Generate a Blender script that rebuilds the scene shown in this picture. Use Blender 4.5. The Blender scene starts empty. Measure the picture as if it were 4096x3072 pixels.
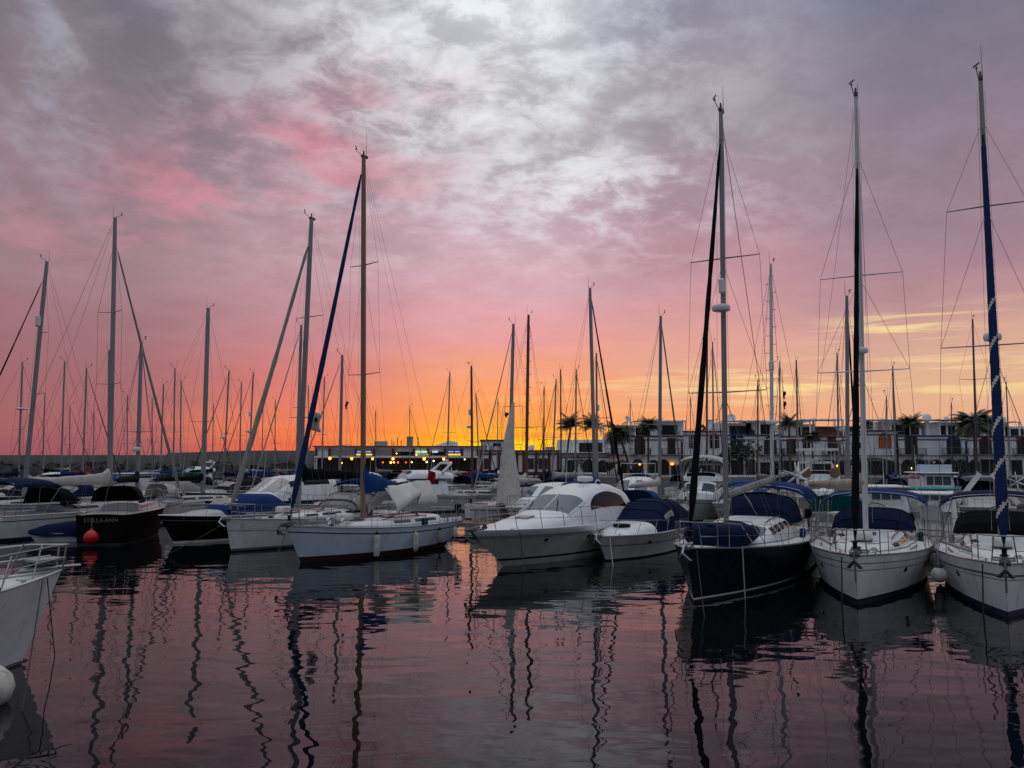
import bpy, math, random
from mathutils import Vector, Matrix

SC = bpy.context.scene
COL = SC.collection
R = math.radians
random.seed(7)

# ------------------------------------------------------------------ camera
FPX = 800.0                       # focal length in pixels of the 1024 px wide frame
EYE = Vector((0.0, 0.0, 4.0))
PITCH = math.atan(76.0 / FPX)
cam_d = bpy.data.cameras.new('camera')
cam_d.sensor_width = 36.0
cam_d.lens = 36.0 * FPX / 1024.0
cam_d.clip_start = 0.1
cam_d.clip_end = 9000.0
cam = bpy.data.objects.new('camera', cam_d)
COL.objects.link(cam)
cam.location = EYE
cam.rotation_euler = (R(90) + PITCH, 0, 0)
SC.camera = cam
SC.view_settings.view_transform = 'Standard'
SC.view_settings.look = 'None'
SC.view_settings.exposure = 0.0
SC.view_settings.gamma = 1.0
SC.cycles.max_bounces = 6
SC.cycles.diffuse_bounces = 2
SC.cycles.glossy_bounces = 4
SC.cycles.transmission_bounces = 4
SC.cycles.transparent_max_bounces = 8
SC.cycles.use_denoising = True


def ray(px, py):
    u = (px - 512.0) / FPX
    v = -(py - 384.0) / FPX
    c, s = math.cos(PITCH), math.sin(PITCH)
    return Vector((u, c - v * s, s + v * c))


def at_depth(px, py, Y):
    d = ray(px, py)
    return EYE + d * (Y / d.y)


def on_z(px, py, z=0.0):
    d = ray(px, py)
    return EYE + d * ((z - EYE.z) / d.z)


def lin(c):
    return tuple(((x / 255.0) / 12.92 if x <= 10 else ((x / 255.0 + 0.055) / 1.055) ** 2.4) for x in c)


# ------------------------------------------------------------------ world: dusk sky after sunset
SUN_EL, SUN_AZ = R(-1.5), R(-0.8)     # the sun has just set; a third of its glow still clears the sea
world = bpy.data.worlds.new('World')
SC.world = world
world.use_nodes = True
wt = world.node_tree
for n in list(wt.nodes):
    wt.nodes.remove(n)


class NG:
    """small helper to write node graphs as expressions"""
    def __init__(self, tree):
        self.t = tree

    def put(self, node, i, v):
        if v is None:
            return
        if isinstance(v, bpy.types.NodeSocket):
            self.t.links.new(v, node.inputs[i])
        else:
            try:
                node.inputs[i].default_value = v
            except Exception:
                node.inputs[i].default_value = (v[0], v[1], v[2], 1.0)

    def m(self, op, a, b=None, c=None, clamp=False):
        n = self.t.nodes.new('ShaderNodeMath')
        n.operation = op
        n.use_clamp = clamp
        self.put(n, 0, a)
        self.put(n, 1, b)
        self.put(n, 2, c)
        return n.outputs[0]

    def ss(self, v, a, b, lo=0.0, hi=1.0):
        n = self.t.nodes.new('ShaderNodeMapRange')
        n.interpolation_type = 'SMOOTHSTEP'
        self.put(n, 0, v)
        for i, q in ((1, a), (2, b), (3, lo), (4, hi)):
            n.inputs[i].default_value = q
        return n.outputs[0]

    def mix(self, f, a, b, blend='MIX'):
        n = self.t.nodes.new('ShaderNodeMix')
        n.data_type = 'RGBA'
        n.blend_type = blend
        n.clamp_factor = True
        self.put(n, 0, f)
        for i, v in ((6, a), (7, b)):
            if isinstance(v, bpy.types.NodeSocket):
                self.t.links.new(v, n.inputs[i])
            else:
                n.inputs[i].default_value = (v[0], v[1], v[2], 1.0)
        return n.outputs[2]

    def xyz(self, x, y, z):
        n = self.t.nodes.new('ShaderNodeCombineXYZ')
        for i, v in enumerate((x, y, z)):
            self.put(n, i, v)
        return n.outputs[0]

    def sep(self, v):
        n = self.t.nodes.new('ShaderNodeSeparateXYZ')
        self.put(n, 0, v)
        return n.outputs

    def noise(self, vec, scale, detail=4, rough=0.5, dist=0.0):
        n = self.t.nodes.new('ShaderNodeTexNoise')
        n.inputs['Scale'].default_value = scale
        n.inputs['Detail'].default_value = detail
        n.inputs['Roughness'].default_value = rough
        n.inputs['Distortion'].default_value = dist
        if vec is not None:
            self.t.links.new(vec, n.inputs['Vector'])
        return n.outputs[0]

    def ramp(self, f, stops):
        n = self.t.nodes.new('ShaderNodeValToRGB')
        self.put(n, 0, f)
        e = n.color_ramp.elements
        while len(e) < len(stops):
            e.new(0.5)
        for k, (p, c) in enumerate(stops):
            e[k].position = p
            e[k].color = (c[0], c[1], c[2], 1.0)
        return n.outputs[0]

    def gauss(self, x, y, cx, cy, sx, sy, rot=0.0):
        c, s = math.cos(R(rot)), math.sin(R(rot))
        dx = self.m('SUBTRACT', x, cx)
        dy = self.m('SUBTRACT', y, cy)
        a = self.m('ADD', self.m('MULTIPLY', dx, c / sx), self.m('MULTIPLY', dy, s / sx))
        b = self.m('ADD', self.m('MULTIPLY', dx, -s / sy), self.m('MULTIPLY', dy, c / sy))
        q = self.m('ADD', self.m('MULTIPLY', a, a), self.m('MULTIPLY', b, b))
        return self.m('EXPONENT', self.m('MULTIPLY', q, -1.0))


def build_sky():
    g = NG(wt)
    tc = wt.nodes.new('ShaderNodeTexCoord')
    d = tc.outputs['Generated']
    x, y, z = g.sep(d)
    el = g.m('MULTIPLY', g.m('ARCSINE', z), 57.29578)
    az = g.m('MULTIPLY', g.m('ARCTAN2', x, y), 57.29578)
    zc = g.m('ADD', g.m('MAXIMUM', z, 0.0), 0.085)
    pl = g.xyz(g.m('DIVIDE', x, zc), g.m('DIVIDE', y, zc), 0.0)
    # big soft warp so that no band of colour runs straight
    warp = g.m('SUBTRACT', g.noise(pl, 0.9, 3, 0.5), 0.5)
    elw = g.m('MULTIPLY_ADD', warp, g.ss(el, 0, 20, 1.5, 9.0), el)
    f = g.m('SQRT', g.m('MULTIPLY', g.m('MAXIMUM', elw, 0.0), 1 / 90.0))

    def rp(stops):
        return g.ramp(f, [(math.sqrt(max(e, 0) / 90.0), lin(c)) for e, c in stops])
    zen = [(45, (206, 211, 218)), (90, (226, 230, 236))]
    c0 = rp([(0, (146, 84, 96)), (2.1, (160, 92, 102)), (5, (154, 95, 106)), (8.6, (152, 103, 114)), (12.1, (155, 120, 130)),
             (17, (150, 121, 131)), (21.7, (134, 118, 128)), (26.3, (124, 116, 126)), (30.5, (120, 116, 130))] + zen)
    c1 = rp([(0, (226, 94, 70)), (1.2, (236, 112, 76)), (2.4, (236, 122, 86)), (5, (214, 115, 110)), (8.6, (190, 126, 134)),
             (12.1, (186, 140, 152)), (17, (178, 146, 157)), (21.7, (170, 140, 151)), (26.3, (166, 156, 163)), (30.5, (178, 174, 182))] + zen)
    c2 = rp([(0, (252, 160, 26)), (0.8, (254, 170, 30)), (1.7, (253, 162, 46)), (3, (250, 152, 72)), (5, (246, 152, 100)),
             (7, (236, 154, 128)), (8.6, (230, 152, 150)), (12.1, (214, 164, 177)), (17, (196, 171, 182)), (21.7, (196, 192, 196)),
             (26.3, (212, 212, 215)), (30.5, (230, 235, 240))] + zen)
    c3 = rp([(0, (236, 142, 108)), (2, (240, 156, 112)), (5, (230, 164, 130)), (8.6, (218, 155, 149)), (12.1, (194, 142, 153)),
             (17, (172, 138, 153)), (21.7, (158, 147, 157)), (26.3, (160, 152, 161)), (30.5, (146, 143, 162))] + zen)
    c4 = rp([(0, (222, 158, 138)), (2, (228, 168, 138)), (5, (222, 174, 142)), (8.6, (204, 155, 145)), (12.1, (168, 128, 141)),
             (17, (147, 123, 139)), (21.7, (130, 118, 133)), (26.3, (125, 119, 137)), (30.5, (110, 112, 138))] + zen)
    back = rp([(0, (96, 98, 112)), (8, (110, 114, 130)), (25, (142, 148, 162)), (45, (190, 196, 206)), (90, (226, 230, 236))])
    azw = g.m('MULTIPLY_ADD', warp, 8.0, az)
    c = g.mix(g.ss(azw, -27, -15), c0, c1)
    c = g.mix(g.ss(azw, -15, -2), c, c2)
    c = g.mix(g.ss(azw, 1, 13), c, c3)
    c = g.mix(g.ss(azw, 14, 28), c, c4)
    # ---- clouds in the plane of the overcast
    zs = g.m('ADD', g.m('MAXIMUM', z, 0.0), 0.34)
    ps = g.xyz(g.m('DIVIDE', x, zs), g.m('DIVIDE', y, zs), 0.0)
    mp0 = wt.nodes.new('ShaderNodeMapping')
    mp0.inputs['Rotation'].default_value = (0, 0, R(-35))
    mp0.inputs['Scale'].default_value = (1.0, 1.25, 1.0)
    wt.links.new(ps, mp0.inputs['Vector'])
    mot = g.noise(mp0.outputs[0], 10.5, 11, 0.66, 0.25)          # mottled cells
    sa = g.m('MULTIPLY_ADD', warp, 14.0, g.m('ADD', g.m('MULTIPLY', az, 0.64), g.m('MULTIPLY', el, -0.77)))
    sb = g.m('ADD', g.m('MULTIPLY', az, 0.77), g.m('MULTIPLY', el, 0.64))
    stre = g.noise(g.xyz(g.m('MULTIPLY', sa, 0.035), g.m('MULTIPLY', sb, 0.22), 0.0), 1.0, 6, 0.55, 0.5)  # slanting streaks on the left
    # white breaks, strongest high in the middle
    big = g.noise(mp0.outputs[0], 3.2, 4, 0.5, 0.2)
    brk = g.m('MULTIPLY_ADD', g.m('SUBTRACT', big, 0.5), 0.4, mot)
    m1 = g.m('MAXIMUM', g.gauss(az, el, -3.0, 27.0, 14.0, 9.0, 12),
             g.m('MULTIPLY', g.gauss(az, el, 2.0, 20.0, 13.0, 4.5, -6), 0.85))
    c = g.mix(g.m('MULTIPLY', g.ss(brk, 0.42, 0.66), g.m('MULTIPLY', m1, 0.82)), c, lin((236, 240, 244)))
    m2 = g.gauss(az, el, -10.0, 26.0, 22.0, 9.0)
    c = g.mix(g.m('MULTIPLY', g.ss(brk, 0.50, 0.34), g.m('MULTIPLY', m2, 0.52)), c, lin((134, 128, 138)))
    # streaks on the left
    ml = g.gauss(az, el, -30.0, 26.0, 15.0, 9.0)
    stb = g.m('MULTIPLY_ADD', g.m('SUBTRACT', mot, 0.5), 0.55, stre)
    c = g.mix(g.m('MULTIPLY', g.ss(stb, 0.5, 0.74), g.m('MULTIPLY', ml, 0.5)), c, lin((176, 180, 194)))
    c = g.mix(g.m('MULTIPLY', g.ss(stb, 0.52, 0.3), g.m('MULTIPLY', ml, 0.5)), c, lin((104, 97, 109)))
    # pink lit undersides
    pn = g.noise(pl, 1.9, 7, 0.6, 0.8)
    mpk = g.m('MAXIMUM', g.gauss(az, el, -19.0, 19.5, 13.0, 2.6, 26), g.m('MULTIPLY', g.gauss(az, el, -13.0, 19.0, 9.0, 2.4, 8), 0.85))
    pn = g.m('MULTIPLY_ADD', g.m('SUBTRACT', mot, 0.5), 0.5, pn)
    c = g.mix(g.m('MULTIPLY', g.ss(pn, 0.4, 0.62), g.m('MULTIPLY', mpk, 0.9)), c, lin((206, 128, 146)))
    # faint modulation everywhere
    lo = g.noise(pl, 2.6, 8, 0.55, 0.3)
    k = g.m('MULTIPLY_ADD', g.m('SUBTRACT', lo, 0.5), g.ss(el, 2, 16, 0.10, 0.34), 1.0)
    k = g.m('MULTIPLY', k, g.m('MULTIPLY_ADD', g.m('SUBTRACT', mot, 0.5), g.ss(el, 6, 20, 0.0, 0.34), 1.0))
    c = g.mix(1.0, c, g.xyz(k, k, k), 'MULTIPLY')
    # thin gilded bars low on the right, yellow bars at the sunset
    bar = g.noise(g.xyz(g.m('MULTIPLY', az, 0.10), g.m('MULTIPLY', el, 1.5), 3.0), 1.0, 5, 0.6, 0.5)
    mb = g.m('MAXIMUM', g.gauss(az, el, 24.0, 5.2, 17.0, 1.25, 1), g.m('MULTIPLY', g.gauss(az, el, 26.0, 8.6, 5.0, 1.1, 5), 0.8))
    c = g.mix(g.m('MULTIPLY', g.ss(bar, 0.45, 0.64), g.m('MULTIPLY', mb, 1.0)), c, lin((252, 222, 156)))
    ms = g.gauss(az, el, 0.4, 0.6, 6.0, 1.35)
    c = g.mix(g.m('MULTIPLY', g.ss(bar, 0.36, 0.62), g.m('MULTIPLY', ms, 0.95)), c, lin((255, 226, 24)))
    c = g.mix(g.m('MULTIPLY', g.ss(bar, 0.5, 0.36), g.m('MULTIPLY', ms, 0.35)), c, lin((250, 140, 40)))
    # what the sky is behind the camera: plain blue grey dusk
    c = g.mix(g.ss(g.m('ABSOLUTE', az), 36, 105), c, back)
    bg = wt.nodes.new('ShaderNodeBackground')
    wt.links.new(c, bg.inputs[0])
    bg.inputs[1].default_value = 1.0
    # the clear air above the clouds
    sk = wt.nodes.new('ShaderNodeTexSky')
    sk.sky_type = 'NISHITA'
    sk.sun_disc = False
    sk.sun_elevation = SUN_EL
    sk.sun_rotation = SUN_AZ
    bg2 = wt.nodes.new('ShaderNodeBackground')
    wt.links.new(sk.outputs[0], bg2.inputs[0])
    bg2.inputs[1].default_value = 0.05
    add = wt.nodes.new('ShaderNodeAddShader')
    wt.links.new(bg.outputs[0], add.inputs[0])
    wt.links.new(bg2.outputs[0], add.inputs[1])
    out = wt.nodes.new('ShaderNodeOutputWorld')
    wt.links.new(add.outputs[0], out.inputs[0])


build_sky()
world.cycles.sampling_method = 'MANUAL'
world.cycles.sample_map_resolution = 512

sun_d = bpy.data.lights.new('sun', 'SUN')
sun_d.energy = 0.015
sun_d.angle = R(20)
sun_d.color = (1.0, 0.62, 0.34)
sun = bpy.data.objects.new('sun', sun_d)
COL.objects.link(sun)
sun.rotation_euler = Vector((math.sin(SUN_AZ), math.cos(SUN_AZ), math.tan(SUN_EL))).to_track_quat('Z', 'Y').to_euler()


# ------------------------------------------------------------------ materials
MATS = {}


def M(name, col=(200, 200, 200), rough=0.5, metal=0.0, var=0.12, scale=3.0, bump=0.0, spec=0.5, emit=0.0, stretch=None, alpha=None, bscale=6.0, streak=0.0):
    """procedural surface: base colour (sRGB 0-255) broken by noise, with a little roughness variation"""
    if name in MATS:
        return MATS[name]
    m = bpy.data.materials.new(name)
    m.use_nodes = True
    t = m.node_tree
    b = t.nodes['Principled BSDF']
    g = NG(t)
    tc = t.nodes.new('ShaderNodeTexCoord')
    vec = tc.outputs['Object']
    if stretch:
        mp = t.nodes.new('ShaderNodeMapping')
        mp.inputs['Scale'].default_value = stretch
        t.links.new(vec, mp.inputs['Vector'])
        vec = mp.outputs[0]
    c = lin(col)
    n1 = g.noise(vec, scale, 6, 0.6, 0.2)
    k = g.ss(n1, 0.3, 0.7, 1.0 - var, 1.0 + var * 0.5)
    colr = g.mix(1.0, c, g.xyz(k, k, k), 'MULTIPLY')
    if streak:          # runs of rust and dirt down the topsides, scuffs along them
        mp2 = t.nodes.new('ShaderNodeMapping')
        mp2.inputs['Scale'].default_value = (7.0, 7.0, 0.5)
        t.links.new(tc.outputs['Object'], mp2.inputs['Vector'])
        runs = g.ss(g.noise(mp2.outputs[0], 1.0, 5, 0.65, 0.4), 0.54, 0.74)
        mp3 = t.nodes.new('ShaderNodeMapping')
        mp3.inputs['Scale'].default_value = (0.6, 0.6, 9.0)
        t.links.new(tc.outputs['Object'], mp3.inputs['Vector'])
        scuff = g.ss(g.noise(mp3.outputs[0], 1.0, 5, 0.6, 0.3), 0.58, 0.76)
        colr = g.mix(g.m('MULTIPLY', runs, streak), colr, lin((116, 98, 78)))
        colr = g.mix(g.m('MULTIPLY', scuff, streak * 0.7), colr, lin((96, 96, 98)))
    t.links.new(colr, b.inputs['Base Color'])
    t.links.new(g.ss(n1, 0.25, 0.75, max(rough - 0.08, 0.02), min(rough + 0.1, 1.0)), b.inputs['Roughness'])
    b.inputs['Metallic'].default_value = metal
    b.inputs['Specular IOR Level'].default_value = spec
    if bump:
        bn = t.nodes.new('ShaderNodeBump')
        bn.inputs['Strength'].default_value = 0.6
        bn.inputs['Distance'].default_value = bump
        t.links.new(g.noise(vec, scale * bscale, 5, 0.55, 0.6), bn.inputs['Height'])
        t.links.new(bn.outputs[0], b.inputs['Normal'])
    if emit:
        t.links.new(b.inputs['Base Color'].links[0].from_socket, b.inputs['Emission Color'])
        b.inputs['Emission Strength'].default_value = emit
    if alpha is not None:
        b.inputs['Alpha'].default_value = alpha
    MATS[name] = m
    return m


WHITE = M('gelcoat_white', (226, 228, 230), 0.32, var=0.1, scale=1.3)
WHITE2 = M('gelcoat_aged', (205, 206, 202), 0.42, var=0.16, scale=1.7, streak=0.4)
HULLW = M('hull_white', (222, 224, 226), 0.32, var=0.1, scale=1.3, streak=0.32)
PALEBLUE = M('hull_pale_blue', (196, 208, 224), 0.34, var=0.1, scale=1.2, streak=0.3)
CREAM = M('gelcoat_cream', (206, 200, 184), 0.42, var=0.14, scale=1.5)
GREYH = M('gelcoat_grey', (150, 152, 154), 0.45, var=0.14, scale=1.5)
NAVY = M('hull_navy', (20, 24, 36), 0.22, var=0.12)
BLACKH = M('hull_black', (8, 8, 10), 0.7, var=0.12, spec=0.06)
REDH = M('hull_red', (120, 30, 34), 0.35)
BLUEH = M('hull_blue', (40, 66, 118), 0.3)
TEALH = M('paint_teal', (30, 150, 140), 0.4)
ANTIRED = M('antifouling_red', (50, 20, 20), 0.7, var=0.3, scale=5)
ANTIBLK = M('antifouling_dark', (22, 24, 30), 0.7, var=0.3, scale=5)
ANTIBLU = M('antifouling_blue', (24, 38, 68), 0.7, var=0.3, scale=5)
STRIPEB = M('stripe_navy', (30, 38, 66), 0.3)
STRIPEG = M('stripe_grey', (96, 98, 104), 0.4)
STRIPEW = M('stripe_white', (214, 214, 214), 0.35)
DECK = M('deck_white', (218, 219, 220), 0.55, var=0.14, scale=2.5, bump=0.002)
DECKG = M('deck_dimmed', (148, 148, 146), 0.6, var=0.22, scale=2.5)  # deck white darkened in colour so the far rows look dim; also locker lids
CABW = M('cabin_dimmed', (176, 176, 174), 0.42, var=0.16, scale=1.6)  # cabin white for the boats behind, their dimness put into the colour
TEAK = M('teak', (120, 84, 56), 0.65, var=0.3, scale=4, stretch=(0.3, 8, 1))
WOOD = M('varnished_spar', (138, 106, 78), 0.4, var=0.3, scale=3, stretch=(4, 4, 0.25))
BROWNM = M('brown_spar', (98, 64, 46), 0.4, var=0.25, scale=3, stretch=(4, 4, 0.25))
ALU = M('mast_aluminium', (136, 138, 142), 0.48, 0.3, var=0.12, scale=2, stretch=(2, 2, 0.3))
ALUW = M('mast_white', (206, 208, 210), 0.4, 0.0, var=0.1, scale=2, stretch=(2, 2, 0.3))
ALUD = M('mast_dark', (70, 72, 78), 0.45, 0.2, var=0.12, scale=2)
STEEL = M('stainless', (172, 174, 178), 0.22, 0.9, var=0.08)
WIRE = M('wire_rope', (92, 92, 96), 0.5, 0.6)
ROPE = M('rope_pale', (170, 166, 156), 0.85, var=0.3, scale=20, bump=0.004)
ROPED = M('rope_dark', (58, 56, 58), 0.85, var=0.3, scale=20, bump=0.004)
NAVYC = M('canvas_navy', (18, 27, 60), 0.85, var=0.25, scale=4, bump=0.014, bscale=0.9, spec=0.1)
NAVYC2 = M('canvas_dark_blue', (24, 44, 84), 0.85, var=0.25, scale=4, bump=0.014, bscale=0.9, spec=0.1)
BLUEC = M('canvas_blue', (24, 66, 126), 0.8, var=0.22, scale=4, bump=0.014, bscale=0.9, spec=0.1)
MIDBLUEC = M('canvas_mid_blue', (28, 52, 104), 0.82, var=0.22, scale=4, bump=0.014, bscale=0.9, spec=0.1)
BLACKC = M('canvas_black', (15, 16, 20), 0.85, var=0.25, scale=4, bump=0.014, bscale=0.9, spec=0.1)
WHITEC = M('canvas_white', (188, 184, 178), 0.85, var=0.16, scale=3, bump=0.014, bscale=0.9, spec=0.1)
TARP = M('tarp_white', (206, 204, 199), 0.8, var=0.12, scale=2, bump=0.004, bscale=1.5, spec=0.2)
GREYC = M('canvas_grey', (142, 140, 138), 0.85, var=0.2, scale=3, bump=0.014, bscale=0.9, spec=0.1)
BEIGEC = M('canvas_beige', (168, 158, 142), 0.85, var=0.2, scale=3, bump=0.014, bscale=0.9, spec=0.1)
TEALC = M('canvas_teal', (44, 140, 140), 0.8, var=0.2, scale=3, bump=0.014, bscale=0.9, spec=0.1)
REDC = M('canvas_red', (140, 34, 40), 0.85, var=0.2, scale=4, bump=0.014, bscale=0.9, spec=0.1)
GREENC = M('canvas_green', (40, 96, 76), 0.85, var=0.2, scale=4, bump=0.014, bscale=0.9, spec=0.1)
GLASS = M('dark_glass', (10, 12, 15), 0.1, var=0.05, spec=0.22)
GLASSB = M('brown_window', (60, 36, 28), 0.12, var=0.1, spec=0.8)
SCREEN = M('windscreen_glass', (64, 82, 90), 0.07, var=0.1, spec=0.9)
VINYL = M('clear_vinyl', (150, 148, 146), 0.25, var=0.25, scale=4, bump=0.01, spec=0.6)
RUBBER = M('black_rubber', (20, 20, 22), 0.7, spec=0.2)
FENDW = M('fender_white', (200, 197, 188), 0.55, var=0.35, scale=4, streak=0.5)
FENDB = M('fender_blue', (30, 42, 80), 0.5, var=0.2)
FENDR = M('fender_red', (190, 18, 26), 0.4, var=0.12)
YELLOW = M('yellow_cover', (226, 190, 24), 0.6)
ORANGE = M('orange_cover', (210, 96, 30), 0.6)
PLASTIC = M('white_plastic', (222, 222, 222), 0.4, var=0.08)
BROWNP = M('brown_plastic', (120, 84, 56), 0.6)


# ------------------------------------------------------------------ mesh building
def lerp(a, b, t):
    return a + (b - a) * t


class MB:
    def __init__(self):
        self.v, self.f, self.mi = [], [], []

    def grid(self, rows, mat=0, close=False, flip=False, mats=None):
        """rows of equal length; faces between neighbours; mats: material per row band"""
        n = len(rows[0])
        b = len(self.v)
        for r in rows:
            self.v.extend([tuple(p) for p in r])
        for i in range(len(rows) - 1):
            for j in range(n if close else n - 1):
                k = (j + 1) % n
                q = (b + i * n + j, b + i * n + k, b + (i + 1) * n + k, b + (i + 1) * n + j)
                self.f.append(q[::-1] if flip else q)
                self.mi.append(mats[i] if mats else mat)
        return b

    def poly(self, pts, mat=0):
        b = len(self.v)
        self.v.extend([tuple(p) for p in pts])
        self.f.append(tuple(range(b, b + len(pts))))
        self.mi.append(mat)

    def box(self, cx, cy, cz, sx, sy, sz, rz=0.0, mat=0, ry=0.0, rx=0.0):
        b = len(self.v)
        m = Matrix.Rotation(rz, 3, 'Z') @ Matrix.Rotation(ry, 3, 'Y') @ Matrix.Rotation(rx, 3, 'X')
        for z in (-1, 1):
            for y in (-1, 1):
                for x in (-1, 1):
                    p = m @ Vector((x * sx / 2, y * sy / 2, z * sz / 2))
                    self.v.append((cx + p.x, cy + p.y, cz + p.z))
        for q in ((0, 2, 3, 1), (4, 5, 7, 6), (0, 1, 5, 4), (2, 6, 7, 3), (0, 4, 6, 2), (1, 3, 7, 5)):
            self.f.append(tuple(b + i for i in q))
            self.mi.append(mat)

    def tube(self, pts, r, n=6, mat=0, caps=True, ell=1.0):
        pts = [Vector(p) for p in pts]
        if not isinstance(r, (list, tuple)):
            r = [r] * len(pts)
        rows = []
        for i, p in enumerate(pts):
            a = pts[max(i - 1, 0)]
            c = pts[min(i + 1, len(pts) - 1)]
            d = (c - a)
            d = d.normalized() if d.length > 1e-9 else Vector((0, 0, 1))
            up = Vector((0, 0, 1)) if abs(d.z) < 0.9 else Vector((1, 0, 0))
            s = d.cross(up).normalized()
            t = s.cross(d)
            rows.append([p + (s * math.cos(2 * math.pi * k / n) + t * math.sin(2 * math.pi * k / n) * ell) * r[i] for k in range(n)])
        self.grid(rows, mat, close=True)
        if caps:
            self.poly(rows[0][::-1], mat)
            self.poly(rows[-1], mat)

    def lathe(self, prof, n=12, o=(0, 0, 0), mat=0, axis=None):
        """prof: list of (radius, height) along axis from o"""
        ax = Vector(axis or (0, 0, 1)).normalized()
        up = Vector((1, 0, 0)) if abs(ax.x) < 0.9 else Vector((0, 1, 0))
        s = ax.cross(up).normalized()
        t = ax.cross(s)
        o = Vector(o)
        rows = [[o + ax * h + (s * math.cos(2 * math.pi * k / n) + t * math.sin(2 * math.pi * k / n)) * r for k in range(n)] for r, h in prof]
        self.grid(rows, mat, close=True, flip=False)
        if prof[0][0] > 1e-4:
            self.poly(rows[0][::-1], mat)
        if prof[-1][0] > 1e-4:
            self.poly(rows[-1], mat)

    def ball(self, o, r, n=12, mat=0, sq=1.0):
        k = max(n // 2, 4)
        self.lathe([(max(r * math.sin(math.pi * i / k), 0.0005 if 0 < i < k else 0.0), -r * sq * math.cos(math.pi * i / k)) for i in range(k + 1)], n, o, mat)

    def prism(self, outline, z0, z1, mat=0):
        """outline in xy, counter clockwise"""
        self.poly([(x, y, z0) for x, y in outline][::-1], mat)
        self.poly([(x, y, z1) for x, y in outline], mat)
        n = len(outline)
        for i in range(n):
            (x0, y0), (x1, y1) = outline[i], outline[(i + 1) % n]
            self.poly([(x0, y0, z0), (x1, y1, z0), (x1, y1, z1), (x0, y0, z1)], mat)

    def build(self, name, mats, parent=None, angle=38, bevel=0.0, solid=0.0, loc=None):
        me = bpy.data.meshes.new(name)
        me.from_pydata(self.v, [], self.f)
        mats = mats if isinstance(mats, (list, tuple)) else [mats]
        for m in mats:
            me.materials.append(m)
        if len(mats) > 1:
            me.polygons.foreach_set('material_index', self.mi)
        if angle:
            me.polygons.foreach_set('use_smooth', [True] * len(me.polygons))
            me.set_sharp_from_angle(angle=R(angle))
        me.update()
        o = bpy.data.objects.new(name, me)
        COL.objects.link(o)
        if parent is not None:
            o.parent = parent
        if loc:
            o.location = loc
        if bevel:
            bm = o.modifiers.new('bevel', 'BEVEL')
            bm.width = bevel
            bm.segments = 2
            bm.limit_method = 'ANGLE'
        if solid:
            sm = o.modifiers.new('solid', 'SOLIDIFY')
            sm.thickness = solid
            sm.offset = 0
        return o


def tag(o, label, cat, group=None):
    o['label'] = label
    o['category'] = cat
    if group:
        o['group'] = group
    return o


def thing(name, label, cat, loc=(0, 0, 0), rz=0.0, group=None):
    o = bpy.data.objects.new(name, None)
    o.empty_display_size = 0.2
    COL.objects.link(o)
    o.location = loc
    o.rotation_euler = (0, 0, rz)
    return tag(o, label, cat, group)


def structure(o):
    o['kind'] = 'structure'
    return o


def part(name, mats, parent, fn, **kw):
    b = MB()
    fn(b)
    return b.build(name, mats, parent, **kw)


class Loft:
    """superelliptic skin along x: stations (x, half width, z bottom, z top, exponent, taper)"""
    def __init__(self, st, nv=24):
        self.st, self.nv = st, nv

    def sec(self, u):
        i = min(int(u), len(self.st) - 2)
        t = u - i
        return [lerp(a, b, t) for a, b in zip(self.st[i], self.st[i + 1])]

    def p(self, u, v):
        x, w, z0, z1, n, tp = self.sec(u)
        th = math.pi * v
        c, s = math.cos(th), max(math.sin(th), 0.0)
        y = w * math.copysign(abs(c) ** (2 / n), c)
        k = s ** (2 / n)
        return Vector((x, y * (1 - tp * k), z0 + (z1 - z0) * k))

    def nrm(self, u, v):
        e = 0.01
        m = len(self.st) - 1
        a = self.p(min(u + e, m), v) - self.p(max(u - e, 0), v)
        b = self.p(u, min(v + e, 1)) - self.p(u, max(v - e, 0))
        n = a.cross(b)
        n = n.normalized() if n.length > 1e-9 else Vector((0, 0, 1))
        x, w, z0, z1, _, _ = self.sec(u)
        c = Vector((x, 0, z0))
        return n if n.dot(self.p(u, v) - c) > 0 else -n

    def skin(self, mb, mat=0, sub=2, capend=True):
        m = len(self.st) - 1
        us = [i / sub for i in range(m * sub + 1)]
        rows = [[self.p(u, j / self.nv) for j in range(self.nv + 1)] for u in us]
        mb.grid(rows, mat)
        if capend:
            mb.poly(rows[-1], mat)
            mb.poly(rows[0][::-1], mat)

    def patch(self, mb, u0, u1, v0, v1, off=0.008, nu=6, nvv=6, mat=0, tri=None):
        rows = []
        for i in range(nu + 1):
            u = lerp(u0, u1, i / nu)
            row = []
            for j in range(nvv + 1):
                a, b = v0, v1
                if tri:      # tri(s) squeezes the v range along u
                    a, b = tri(i / nu, v0, v1)
                v = lerp(a, b, j / nvv)
                row.append(self.p(u, v) + self.nrm(u, v) * off)
            rows.append(row)
        mb.grid(rows, mat)


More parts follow.
